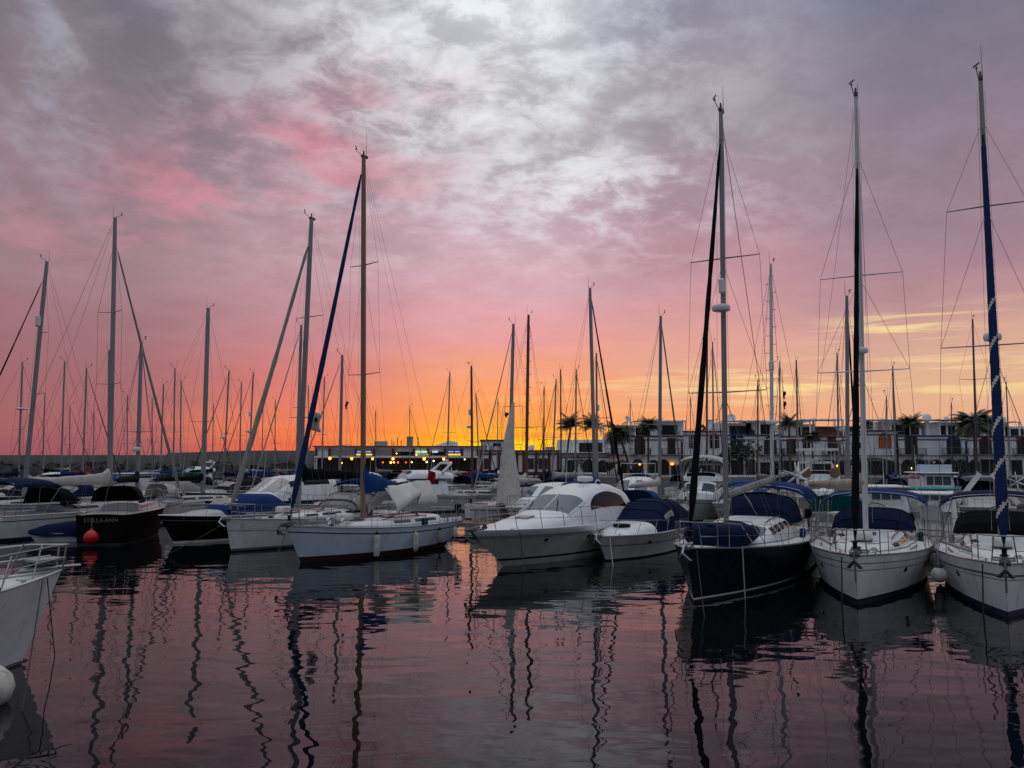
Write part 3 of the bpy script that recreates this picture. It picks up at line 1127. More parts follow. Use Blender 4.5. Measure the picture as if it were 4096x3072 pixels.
# ---- yacht with the blue furled sail and white boom tent (left of centre)
def yacht_white_tent():
    L, br, deg = 10.0, 0.8, 235.0
    rl = bow_root(301, 563, deg, L, br)
    t = thing('sailing_yacht', 'white yacht with tan mast, dark blue furled headsail and white tarp over its boom', 'sailing yacht', rl, R(deg), G_FRONT)
    H = Hull(L, 3.1, 1.47, 1.14, 1.12, br, 1.25, 0.5, 2.1, 0.84, 1.0, 0.45)
    make_hull(t, H, [PALEBLUE, ANTIRED, ANTIRED, STRIPEB], boot=(0.16, 0.24), stripe=(0.25, 0.2), rail=ALU)
    cr, lf = coachroof(t, H, -3.2, 2.1, 0.95, 0.42, WHITE, winm=GLASSB, wins=((0.2, 0.5), (0.62, 0.95), (1.1, 1.6)))
    railing(t, H, -4.5, 3.2, 0.6, 6)
    mx, foot, top = mast_at(rl, deg, 3.3, 365.5, 517, 366, 157, L, br)
    rig(t, H, mx, foot, top, mastm=WOOD, mr=0.105, spreaders=((0.385, 0.95), (0.69, 0.85)), sweep=0.02, genoa=NAVYC2, gr=0.13, boom=True, cover=BLUEC, boom_len=4.2, boom_z=1.15,
        cover_h=0.85, cover_to=0.34, seed=3, whip=1.2, cover_w=0.24)
    anchor(t, H)
    cleats(t, H, (3.6, -4.2))
    for x, y in ((-3.6, 0.9), (-3.6, -0.9), (-1.9, 0.55), (-1.9, -0.55)):
        winch(t, x, y, H.sheer(x) + (0.05 if abs(y) > 0.7 else 0.36))
    # cockpit coaming
    def coam(q):
        for s in (-1, 1):
            q.box(-3.9, s * 0.85, H.fs + 0.08, 1.6, 0.16, 0.22)
    part('coaming', WHITE, t, coam, bevel=0.04)
    clutter(t, H, 1, wheel=False)
    # ventilation hoop at the stern
    part('lifebuoy_hoop', STEEL, t, lambda q: q.tube([(-4.0, 0.95, H.fs + 0.0)] + [(-4.0 + 0.22 * math.cos(math.pi * k / 8), 0.95, H.fs + 0.75 + 0.25 * math.sin(math.pi * k / 8)) for k in range(9)] + [(-4.22, 0.95, H.fs)], 0.014, 5))
    for yy in (0.42, -0.42):
        part('vent_cowl', WHITE, t, lambda q: q.tube([(2.4, yy, H.sheer(2.4)), (2.4, yy, H.sheer(2.4) + 0.26), (2.48, yy, H.sheer(2.4) + 0.32)], [0.06, 0.06, 0.09], 8))
    M4 = Matrix.Translation(rl) @ Matrix.Rotation(R(deg), 4, 'Z')
    # the tarp hung over the aft boom
    g = Vector(foot)
    zb = foot[2] + 1.15
    rows = []
    n = 20
    x0, x1 = mx - 1.15, mx - 4.25
    for i in range(n + 1):
        u = i / n
        x = lerp(x0, x1, u)
        if u < 0.5:
            dp = lerp(1.28, 0.52, (u / 0.5) ** 0.7)
        elif u < 0.56:
            dp = lerp(0.52, 1.02, (u - 0.5) / 0.06)
        else:
            dp = 1.02 + 0.1 * (u - 0.56)
        row = []
        for j in range(17):
            s = (j / 8.0 - 1)
            ridge = zb + 0.14 + 0.16 * u - 0.05 * math.sin(math.pi * u * 2)
            spread = (0.86 if u < 0.55 else 0.52) * min(1, abs(s) * 1.35)
            y = math.copysign(spread, s) if s else 0
            z = ridge - dp * abs(s) ** 1.15 + 0.012 * math.sin(7 * x + 4 * s)
            row.append((x, y, z))
        rows.append(row)
    b = MB()
    b.grid(rows)
    o = b.build('boom_tarp', TARP, solid=0.012, angle=80)
    o.matrix_world = M4
    tag(o, 'white tarp hung over the boom behind the tan mast', 'tarp')
    # fenders along the port side
    for k, (x, ln, r, m, lb) in enumerate(((1.55, 0.95, 0.125, FENDW, 'long white fender with black ends, nearest the bow of the pale blue hull'), (-0.6, 0.8, 0.12, FENDW, 'plain white fender below the middle of the pale blue hull'),
                                         (-2.3, 0.62, 0.14, GREYC, 'grey barrel fender with dark ends on the pale blue hull'), (-3.75, 0.5, 0.12, FENDW, 'small white fender nearest the stern of the pale blue hull'))):
        p = M4 @ Vector((x, H.half(x) + r * 0.9, H.sheer(x) - 0.22 - ln / 2))
        fender(0, 0, 0, ln, r, m, lb, rope_to=0.55, tipm=RUBBER if k in (0, 2) else None, pos=p)
    mooring(M4 @ Vector((L / 2 - 0.1, 0, 1.42)), M4 @ Vector((L / 2 + 2.2, 1.5, -0.3)), 'slack mooring line from the bow under the blue furled sail', 0.2)
    return t


# ---- white yacht behind it with dark sail cover
def yacht_dark_cover():
    L, br, deg = 11.3, 0.35, 240.0
    rl = bow_root(231, 552, deg, L, br)
    t = thing('sailing_yacht', 'white yacht with pale furled headsail and black sail cover, left of the tan mast', 'sailing yacht', rl, R(deg), G_FRONT)
    H = Hull(L, 3.7, 1.44, 1.2, 1.15, br, -0.1, 0.78, 2.2, 0.88, 1.0, 0.42)
    make_hull(t, H, [WHITE2, ANTIBLK, STRIPEG, STRIPEG], boot=(0.05, 0.14), stripe=(0.52, 0.49))
    cr, lf = coachroof(t, H, -2.6, 2.6, 1.15, 0.42, WHITE)
    railing(t, H, -5.0, 3.8, 0.6, 7)
    mx, foot, top = mast_at(rl, deg, 3.95, 298, 510, 311.5, 219, L, br)
    rig(t, H, mx, foot, top, mastm=ALU, mr=0.115, spreaders=((0.31, 1.05), (0.655, 0.9)), sweep=0.1, genoa=GREYC, gr=0.14, frac=0.95, boom=True, cover=BLACKC, boom_len=4.9, boom_z=1.5, cover_h=0.55,
        seed=8, cover_w=0.22, whip=0.35)
    sprayhood(t, -1.2, 1.35, 1.5, 0.85, 1.7, GREYC, windows=True)
    bimini(t, -4.9, -2.6, 1.45, 2.75, 0.2, MIDBLUEC, H)
    part('sprayhood_frame', RUBBER, t, lambda q: [q.tube(arc_pts(-1.2 - dx, 1.36, 1.48, 1.5 + hh, 3.4, 14, 0.12), 0.022, 5) for dx, hh in ((0.22, 0.5), (0.85, 0.86), (1.68, 0.9))])
    anchor(t, H, STEEL)
    cleats(t, H, (4.4,))
    hull_ports(t, H, (1.5,), 0.5, 0.05)
    clutter(t, H, 2)
    M4 = Matrix.Translation(rl) @ Matrix.Rotation(R(deg), 4, 'Z')
    mooring(M4 @ Vector((L / 2 - 0.2, 0.1, 1.4)), M4 @ Vector((L / 2 + 3.0, -1.2, -0.3)), 'taut mooring line from the bow below the pale furled headsail', 0.05)
    return t


# ---- the white motor cruiser in the middle
def cruiser_centre():
    L, br, deg = 11.4, 2.0, 236.0
    rl = bow_root(503, 566, deg, L, br)
    t = thing('motor_cruiser', 'large white motor cruiser with domed hardtop and arched dark side window', 'motor boat', rl, R(deg), 'motor cruisers moored in the front row')
    H = Hull(L, 3.7, 1.42, 1.34, 1.2, br, -0.1, 0.92, 2.7, 0.8, 1.55, 0.4)
    make_hull(t, H, [WHITE2, ANTIBLK, WHITE2, STRIPEG], boot=(0.0, 0.22), stripe=(0.3, 0.285), rail=WHITE)
    # dark line low on the topside, following the hull
    b = MB()
    for s in (-1, 1):
        b.grid([[Vector(H.pt(i / 30, z, s)) + Vector((0, s * 0.006, 0)) for i in range(31)] for z in (0.22, 0.3)], flip=s > 0)
    b.build('boot_stripe', ANTIBLK, t)
    # bulwark moulding
    b = MB()
    for s in (-1, 1):
        b.grid([[Vector(H.pt(i / 30, H.sheer_t(i / 30) - d, s)) + Vector((0.02 if i > 28 else 0, s * o, 0)) for i in range(31)] for d, o in ((0.2, 0.004), (0.19, 0.05), (0.02, 0.05), (-0.05, 0.02), (-0.05, -0.12), (0.02, -0.13))], flip=s > 0)
    b.build('bulwark', WHITE, t)
    # raised foredeck trunk
    st = [(4.6, 0.35, 1.36, 1.40, 3, 0.2), (3.9, 0.85, 1.34, 1.53, 3.2, 0.2), (2.6, 1.2, 1.3, 1.68, 3.5, 0.15), (1.2, 1.42, 1.3, 1.82, 4, 0.1), (0.0, 1.5, 1.3, 1.9, 4, 0.1)]
    fd, lf0 = motor_superstructure(t, st, WHITE, 'foredeck_trunk')
    c = lf0.p(2.3, 0.5)
    part('deck_hatch', SCREEN, fd, lambda q: q.box(c.x, 0, c.z + 0.03, 0.55, 0.6, 0.05, ry=0.1), bevel=0.02)
    st = [(1.05, 1.3, 1.3, 1.83, 4, 0.08), (0.75, 1.42, 1.3, 1.95, 4, 0.08), (-0.55, 1.5, 1.3, 2.58, 4.2, 0.12), (-1.3, 1.54, 1.28, 2.82, 4, 0.14), (-2.5, 1.56, 1.26, 2.97, 3.8, 0.16), (-3.7, 1.55, 1.24, 2.93, 3.8, 0.16), (-4.6, 1.5, 1.22, 2.72, 3.8, 0.16)]

    def arch(s, a, b, right):
        k = math.sin(math.pi * min(max(0.02 + s * 0.98, 0), 1)) ** 0.55
        return (a, lerp(a + 0.01, b, k)) if not right else (lerp(b - 0.01, a, k), b)
    o, lf = motor_superstructure(t, st, WHITE, 'hardtop_cabin', 30, 4, wins=((2.25, 5.4, 0.065, 0.235, arch),), screens=((0.98, 1.93, 0.215, 0.785),))
    for v in (0.42, 0.6):
        part('wiper', RUBBER, o, lambda q: q.tube([lf.p(0.95, v) + Vector((0.05, 0, 0.03)), lf.p(1.6, v + 0.07) + Vector((0.05, 0, 0.03))], 0.016, 5))
    b = MB()
    for v in (0.2, 0.5, 0.8):
        b.tube([lf.p(lerp(0.95, 1.97, i / 8), v) + lf.nrm(lerp(0.95, 1.97, i / 8), v) * 0.015 for i in range(9)], 0.03 if v == 0.5 else 0.045, 5)
    b.build('screen_frame', WHITE, o)
    st = [(-4.5, 1.46, 1.22, 2.72, 3.6, 0.16), (-4.95, 1.46, 1.22, 2.5, 3.4, 0.16), (-5.3, 1.45, 1.2, 1.6, 3, 0.1)]
    lfc = Loft(st, 20)
    b = MB()
    lfc.skin(b, sub=3)
    b.build('cockpit_curtain', VINYL, t)
    # radar scanner on the roof
    def rad(q):
        q.lathe([(0.12, 0), (0.12, 0.12), (0.34, 0.14), (0.36, 0.2), (0.36, 0.3), (0.3, 0.36), (0, 0.37)], 16, (-2.6, 0.1, 2.92))
    part('radar_dome', PLASTIC, o, rad)
    part('horn', RUBBER, o, lambda q: q.tube([(-3.2, 0.55, 2.9), (-2.95, 0.55, 3.02)], [0.03, 0.08], 8))
    part('tv_dome', PLASTIC, o, lambda q: q.ball((-3.6, 0.2, 3.0), 0.12, 10))
    # bow rail: tall, curving down at the stern end
    b = MB()
    top, low = [], []
    def rp(x, z, s, inn=0.12):
        return (x, s * max(H.half(x) - inn, 0.06), H.sheer(x) + z)
    xs = [-2.2, -1.8, -0.6, 0.9, 2.2, 3.4, 4.4, 5.1]
    for s in (-1, 1):
        pts = [rp(x, h, s) for x, h in zip(xs, (0.05, 0.62, 0.74, 0.78, 0.8, 0.82, 0.84, 0.86))]
        pts.append((5.85, s * 0.16, H.fb + 0.88))
        b.tube(pts, 0.017, 6)
    b.tube([(5.85, -0.16, H.fb + 0.88), (5.92, 0, H.fb + 0.88), (5.85, 0.16, H.fb + 0.88)], 0.017, 6)
    b.build('bow_rail', STEEL, t)
    b = MB()
    for s in (-1, 1):
        b.tube([rp(x, h, s) for x, h in zip(xs[2:], (0.36, 0.4, 0.42, 0.44, 0.44, 0.44))], 0.011, 5)
    b.build('mid_rail', STEEL, t)
    for s in (-1, 1):
        for x in (-0.6, 0.5, 1.7, 2.9, 4.0, 4.8):
            part('rail_post', STEEL, t, lambda q: q.tube([rp(x, 0, s), rp(x + 0.16, 0.8, s)], 0.015, 5))
    b = MB()
    b.box(5.5, 0, H.fb + 0.06, 0.8, 0.3, 0.06)
    b.tube([(5.2, 0, H.fb + 0.15), (5.9, 0, H.fb + 0.08), (6.02, 0, H.fb - 0.2)], 0.03, 6)
    for s in (-1, 1):
        b.tube([(6.02, 0, H.fb - 0.2), (5.85, s * 0.16, H.fb - 0.36), (5.65, s * 0.2, H.fb - 0.34)], [0.05, 0.05, 0.02], 5)
    b.lathe([(0.1, 0), (0.12, 0.08), (0.07, 0.1), (0.09, 0.18), (0, 0.2)], 10, (4.9, 0.0, H.fb + 0.05))
    b.build('anchor', ALUD, t, angle=45)
    cleats(t, H, (4.2, -1.5))
    hull_ports(t, H, (3.0, 0.3), 0.42, 0.07)
    M4 = Matrix.Translation(rl) @ Matrix.Rotation(R(deg), 4, 'Z')
    for x, r, lb in ((-0.15, 0.16, 'pair-forming white ball fender below the arched window of the big cruiser, nearer its bow'), (-1.5, 0.15, 'small white ball fender on the big cruiser, nearer its stern')):
        p = M4 @ Vector((x, H.half(x) + r * 0.9, H.sheer(x) - 0.55))
        fender(0, 0, 0, 0.5, r, FENDW, lb.replace('pair-forming ', ''), rope_to=0.4, rnd=True, pos=p)
    mooring(M4 @ Vector((4.0, 0.95, 1.45)), M4 @ Vector((4.6, 1.6, -0.3)), 'dark rope hanging from the bow cleat of the big white cruiser', 0.02, 0.02)
    return t


# ---- small motor boat with navy canopy
def cruiser_canopy():
    L, br, deg = 8.2, 0.7, 240.0
    rl = bow_root(606, 561, deg, L, br)
    t = thing('motor_cruiser', 'white motor boat with a navy canvas canopy and black hatch cushion on its foredeck', 'motor boat', rl, R(deg), 'motor cruisers moored in the front row')
    H = Hull(L, 2.9, 1.02, 0.95, 0.9, br, -0.1, 0.9, 2.8, 0.82, 1.4, 0.4)
    make_hull(t, H, [WHITE2, ANTIBLK, ANTIBLK, STRIPEG], boot=(0.0, 0.06), stripe=(0.42, 0.38), rail=WHITE)
    st = [(3.2, 0.45, 0.96, 1.0, 3, 0.2), (2.2, 0.85, 0.94, 1.18, 3.2, 0.2), (0.6, 1.15, 0.92, 1.36, 3.6, 0.12), (-0.2, 1.2, 0.9, 1.42, 4, 0.1)]
    fd, lf = motor_superstructure(t, st, WHITE, 'foredeck_trunk')
    c = lf.p(1.3, 0.5)
    def cush(q):
        q.tube([Vector((c.x + 0.3 * math.cos(a), 0.34 * math.sin(a), c.z + 0.06)) for a in [2 * math.pi * k / 12 for k in range(13)]], 0.05, 6)
        q.poly([Vector((c.x + 0.3 * math.cos(2 * math.pi * k / 12), 0.34 * math.sin(2 * math.pi * k / 12), c.z + 0.06)) for k in range(12)])
    part('hatch_cushion', RUBBER, fd, cush)
    st = [(0.55, 1.16, 0.94, 1.3, 5, 0.1), (-0.35, 1.28, 0.92, 1.82, 5, 0.14), (-1.1, 1.34, 0.92, 2.16, 4.4, 0.2), (-1.9, 1.38, 0.9, 2.26, 3.6, 0.24), (-3.1, 1.38, 0.9, 2.2, 3.4, 0.24), (-3.9, 1.34, 0.9, 1.85, 3.4, 0.16)]
    cp, lf2 = motor_superstructure(t, st, NAVYC, 'canopy', 28, 3)
    for v0, v1 in ((0.85, 0.93), (0.07, 0.15)):
        part('vinyl_window', VINYL, cp, lambda q: lf2.patch(q, 1.0, 2.4, v0, v1, 0.014))
    b = MB()
    for u in (1.0, 2.0, 3.0):
        b.tube([lf2.p(u, v / 20) + lf2.nrm(u, v / 20) * 0.008 for v in range(1, 20)], 0.018, 5)
    b.build('canopy_seam', BLACKC, cp)
    b = MB()
    xs = [-0.4, 0.6, 1.8, 2.9, 3.6]
    def rp(x, z, s):
        return (x, s * max(H.half(x) - 0.1, 0.06), H.sheer(x) + z)
    for s in (-1, 1):
        b.tube([rp(x, h, s) for x, h in zip(xs, (0.4, 0.52, 0.56, 0.6, 0.62))] + [(4.2, s * 0.12, H.fb + 0.64)], 0.015, 6)
    b.tube([(4.2, -0.12, H.fb + 0.64), (4.2, 0.12, H.fb + 0.64)], 0.015, 6)
    b.build('bow_rail', STEEL, t)
    for s in (-1, 1):
        for x in (-0.3, 0.9, 2.1, 3.2):
            part('rail_post', STEEL, t, lambda q: q.tube([rp(x + 0.25, 0, s), rp(x, 0.54, s)], 0.013, 5))
    hull_ports(t, H, (1.6,), 0.35, 0.08)
    anchor(t, H, STEEL, out=0.25)
    cleats(t, H, (3.2,))
    M4 = Matrix.Translation(rl) @ Matrix.Rotation(R(deg), 4, 'Z')
    mooring(M4 @ Vector((3.7, 0.3, 0.98)), M4 @ Vector((5.4, 1.2, -0.3)), 'pale rope from the bow of the boat with the navy canopy', 0.1, 0.016, ROPE)
    return t


# ---- navy yacht with the upturned dinghy
def yacht_navy():
    L, br, deg = 12.3, 0.55, 240.0
    rl = bow_root(694, 603, deg, L, br)
    t = thing('sailing_yacht', 'navy hulled yacht with black furled headsail and radar domes on its mast', 'sailing yacht', rl, R(deg), G_FRONT)
    H = Hull(L, 3.95, 1.56, 1.26, 1.28, br, -0.15, 0.78, 2.2, 0.86, 1.0, 0.42)
    make_hull(t, H, [NAVY, ANTIBLK, STRIPEW, NAVY], boot=(0.09, 0.14), stripe=(0.1, 0.06))
    coachroof(t, H, -2.0, 3.4, 1.15, 0.34, WHITE, wins=((0.9, 1.7),))
    st = [(1.35, 1.15, 1.22, 1.5, 4, 0.1), (0.75, 1.28, 1.22, 1.86, 4.5, 0.12), (-0.6, 1.36, 1.22, 1.98, 5, 0.12), (-2.2, 1.36, 1.22, 1.98, 5, 0.12), (-2.9, 1.3, 1.22, 1.9, 5, 0.12)]
    w = [(a, c, 0.08, 0.225, None) for a, c in ((1.0, 1.3), (1.38, 1.72), (1.82, 2.15), (2.25, 2.6), (2.7, 3.05), (3.15, 3.5))]
    dh, lf = motor_superstructure(t, st, WHITE, 'deckhouse', 28, 3, wins=w, screens=((0.3, 0.92, 0.24, 0.48), (0.3, 0.92, 0.52, 0.76)))
    for v in (0.36, 0.64):
        part('grab_rail', TEAK, dh, lambda q: q.tube([lf.p(1.4 + 0.35 * i, v) + Vector((0, 0, 0.05 if 0 < i < 5 else 0)) for i in range(6)], 0.02, 5))
    sprayhood(t, -1.7, 1.36, 1.75, 0.95, 1.7, NAVYC, windows=False)
    bimini(t, -5.5, -3.2, 1.7, 2.8, 0.28, MIDBLUEC, H, drop=0.3)
    railing(t, H, -5.4, 4.6, 0.66, 7)
    mx, foot, top = mast_at(rl, deg, 3.55, 727.5, 522, 722, 111, L, br)
    rig(t, H, mx, foot, top, mastm=ALU, mr=0.088, spreaders=((0.305, 1.3), (0.63, 1.15)), sweep=0.1, genoa=BLACKC, gr=0.11, frac=0.965, inner=None, boom=True, cover=None, boomm=GREYC,
        boom_r=0.13, boom_len=5.3, boom_z=0.85, boom_lift=0.08, boom_yaw=4, seed=11, radar=((0.505, 0.3, 0.24, 0.28),), reflector=((0.56, 0.11, 0.5, 0.16),), whip=0.9, genoa_foot=(L / 2 - 0.25, 0, H.fb + 0.2))
    part('mainsheet', ROPE, t, lambda q: [q.tube([(mx - 4.0, -0.6 + 0.02 * k, foot[2] + 1.0), (-2.3 + 0.25 * k, 0.1, 2.0)], 0.009, 4) for k in range(3)])
    part('vang', ROPE, t, lambda q: [q.tube([(mx - 1.3, -0.15, foot[2] + 0.95), (mx - 0.2 + 0.1 * k, 0, foot[2])], 0.012, 4) for k in range(2)])
    anchor(t, H, STEEL, out=0.4)
    cleats(t, H, (5.0, -5.2))
    for x, y in ((-3.0, 1.55), (-3.0, -1.55), (-4.0, 1.5), (-4.0, -1.5)):
        winch(t, x, y, H.sheer(x) + 0.05)
    M4 = Matrix.Translation(rl) @ Matrix.Rotation(R(deg), 4, 'Z')
    clutter(t, H, 3, raft=False, fore=False)
    # upturned inflatable dinghy lashed on the foredeck
    d = thing('dinghy', 'rolled navy covered inflatable dinghy lashed on the foredeck of the navy yacht', 'dinghy', M4 @ Vector((3.3, 0.1, 1.72)), R(deg - 4))
    d.scale = (1.15, 1.25, 1.3)
    b = MB()
    pts, rs = [], []
    for k in range(25):
        a = math.pi * (k / 24)
        pts.append((1.15 * math.sin(a) ** 0.8 - 0.35, 0.56 * math.copysign(abs(math.cos(a)) ** 0.7, math.cos(a)), 0.0))
        rs.append(0.26 * (0.9 + 0.1 * math.sin(k * 2.1)))
    pts = [(-1.25, 0.5, 0.0)] + pts + [(-1.25, -0.5, 0.0)]
    rs = [0.17] + rs + [0.17]
    b.tube(pts, rs, 12)
    b.build('dinghy_tube', NAVYC, d, angle=60)
    b = MB()
    b.grid([[(lerp(-1.2, 0.7, i / 8), 0.5 * (j / 4 - 1) * (1 - 0.25 * (i / 8) ** 3), 0.13 + 0.12 * (1 - (j / 4 - 1) ** 2)) for j in range(9)] for i in range(9)])
    b.build('dinghy_floor', NAVYC, d, solid=0.02)
    part('lashing', ROPE, d, lambda q: [q.tube([(x, -0.95, -0.22), (x + 0.05, -0.6, 0.27), (x, 0, 0.3), (x - 0.05, 0.6, 0.27), (x, 0.95, -0.22)], 0.012, 4) for x in (-0.7, 0.2)])
    # lifebuoy at the stern rail
    b = MB()
    b.tube([(0.0, 0.15 * math.cos(a), 0.24 * math.sin(a)) for a in [math.pi * (-0.35 + 1.7 * k / 14) for k in range(15)]], 0.1, 8)
    o = b.build('horseshoe_lifebuoy', YELLOW)
    o.location = at_depth(789, 511, 30.5)
    o.rotation_euler = (0, 0, R(deg))
    tag(o, 'yellow horseshoe lifebuoy on the stern rail of the navy yacht', 'lifebuoy')
    mooring(M4 @ Vector((4.2, H.half(4.2) + 0.04, 1.48)), M4 @ Vector((4.25, H.half(4.2) + 0.1, -0.3)), 'pale rope hanging down the navy topside to the water', 0.0, 0.018, ROPE)
    mooring(M4 @ Vector((5.9, 0.2, 1.5)), M4 @ Vector((7.8, 1.0, -0.3)), 'short dark rope under the bow roller of the navy yacht', 0.1)
    fender(0, 0, 0, 0.8, 0.15, FENDB, 'dark blue fender between the navy yacht and the white bow-on yacht', pos=M4 @ Vector((-2.2, H.half(-2.2) + 0.16, 0.62)))
    fender(0, 0, 0, 0.75, 0.15, FENDB, 'dark blue fender nearest the stern of the navy yacht', pos=M4 @ Vector((-3.7, H.half(-3.7) + 0.16, 0.66)))
    return t


# ---- the two white yachts on the right, seen bow on
def yacht_bow_on(px, py, deg, L, B, label, blue, mastpx, topp, s_mast, seed, **kw):
    br = 0.25
    rl = bow_root(px, py, deg, L, br)
    t = thing('sailing_yacht', label, 'sailing yacht', rl, R(deg), G_FRONT)
    H = Hull(L, B, 1.36, 1.16, 1.12, br, -0.2, 0.84, 2.35, 0.87, 1.0, 0.4)
    make_hull(t, H, [HULLW, ANTIBLU, STRIPEB, STRIPEG], boot=(0.1, 0.16), stripe=(0.24, 0.21) if not blue else (0.34, 0.28))
    # thin white line above the boot top and a second line on the topside
    b = MB()
    for s in (-1, 1):
        b.grid([[Vector(H.pt(i / 26, H.sheer_t(i / 26) - d, s)) + Vector((0, s * 0.005, 0)) for i in range(27)] for d in (0.42, 0.40)], flip=s > 0)
    b.build('cove_line', STRIPEG, t)
    coachroof(t, H, -2.4, 3.3, 1.22, 0.42, WHITE, nose=1.2)
    sprayhood(t, -1.6, 1.4, 1.5, 0.74, 1.5, NAVYC if not blue else BLACKC, windows=False)
    bimini(t, -5.2, -2.9, 1.8, 2.62, 0.22, MIDBLUEC if not blue else NAVYC, H, drop=0.2)
    railing(t, H, -5.0, 4.3, 0.64, 6)
    mx, foot, top = mast_at(rl, deg, s_mast, mastpx[0], mastpx[1], topp[0], topp[1], L, br)
    rig(t, H, mx, foot, top, seed=seed, **kw)
    anchor(t, H, ALUD, out=0.3)
    cleats(t, H, (4.8, -4.8))
    hull_ports(t, H, (3.2, 1.0), 0.5, 0.075)
    for x, y in ((-3.2, 1.45), (-3.2, -1.45), (-2.1, 0.8), (-2.1, -0.8)):
        winch(t, x, y, H.sheer(x) + (0.05 if abs(y) > 1 else 0.38))
    for s in (-1, 1):
        part('jib_track', ALU, t, lambda q: q.box(1.2, s * 1.38, H.sheer(1.2) + 0.04, 1.5, 0.04, 0.03, rz=-s * 0.12))
    part('deck_hatch', SCREEN, t, lambda q: q.box(4.1, 0, H.sheer(4.1) + 0.05, 0.5, 0.55, 0.05), bevel=0.02)
    clutter(t, H, seed)
    part('bow_plate', STEEL, t, lambda q: q.box(L / 2 - 0.02, 0, 0.9, 0.03, 0.05, 0.5), angle=0)
    part('windlass', ALUD, t, lambda q: q.lathe([(0.1, 0), (0.12, 0.06), (0.07, 0.1), (0.1, 0.18), (0, 0.2)], 10, (4.7, 0, H.sheer(4.7) + 0.02)))
    return t, H, rl, deg


def right_pair():
    t, H, rl, deg = yacht_bow_on(857.5, 605, 242.5, 11.6, 3.85, 'white yacht seen bow on with black furled sail and blue bimini beside the navy yacht', False, (866, 531), (856, 96), 4.2, 21,
                                 mastm=ALUW, mr=0.085, spreaders=((0.355, 1.42), (0.575, 1.28)), sweep=0.12, genoa=BLACKC, gr=0.112, frac=0.87, boom=True, cover=BEIGEC, boom_len=4.2, boom_z=1.35, boom_yaw=-32, cover_h=0.36, cover_w=0.22,
                                 radar=((0.40, 0.22, 0.2, 0.24),), antenna=True, whip=0.5)
    M4 = Matrix.Translation(rl) @ Matrix.Rotation(R(deg), 4, 'Z')
    mooring(M4 @ Vector((5.6, -0.36, 1.3)), M4 @ Vector((5.65, -0.4, -0.3)), 'rope hanging straight down beside the bow of the white bow-on yacht', 0.0, 0.02)
    fender(0, 0, 0, 0.85, 0.16, FENDW, 'white fender with a dark blue top between the two right-hand white yachts', tipm=FENDB, pos=M4 @ Vector((0.4, H.half(0.4) + 0.17, 0.62)))
    fender(0, 0, 0, 0.7, 0.15, FENDB, 'dark fender close to the water on the port side of the bow-on white yacht', pos=M4 @ Vector((-1.2, H.half(-1.2) + 0.16, 0.6)))
    t, H, rl, deg = yacht_bow_on(1008, 618, 239.5, 11.4, 3.8, 'white yacht at the right edge with blue furled sail crossed by white stripes', True, (1001, 540), (980, 80), 4.2, 25,
                                 mastm=ALU, mr=0.085, spreaders=((0.41, 1.42), (0.715, 1.1)), sweep=0.12, genoa=NAVYC2, gspiral=WHITEC, gr=0.15, frac=0.92, boom=True, cover=GREYC, boom_len=4.6, boom_z=1.3, cover_h=0.4,
                                 radar=((0.425, 0.25, 0.26, 0.3),), reflector=((0.675, 0.1, 0.5, 0.14),), whip=1.2)
    M4 = Matrix.Translation(rl) @ Matrix.Rotation(R(deg), 4, 'Z')
    mooring(M4 @ Vector((5.3, -0.5, 1.3)), M4 @ Vector((5.35, -0.55, -0.3)), 'rope hanging from the starboard bow of the right-edge yacht', 0.0, 0.02)
    fender(0, 0, 0, 0.6, 0.23, FENDW, 'big round white fender with a dark cap on the right-edge yacht', rnd=True, tipm=FENDB, pos=M4 @ Vector((2.6, -H.half(2.6) - 0.2, 0.62)))


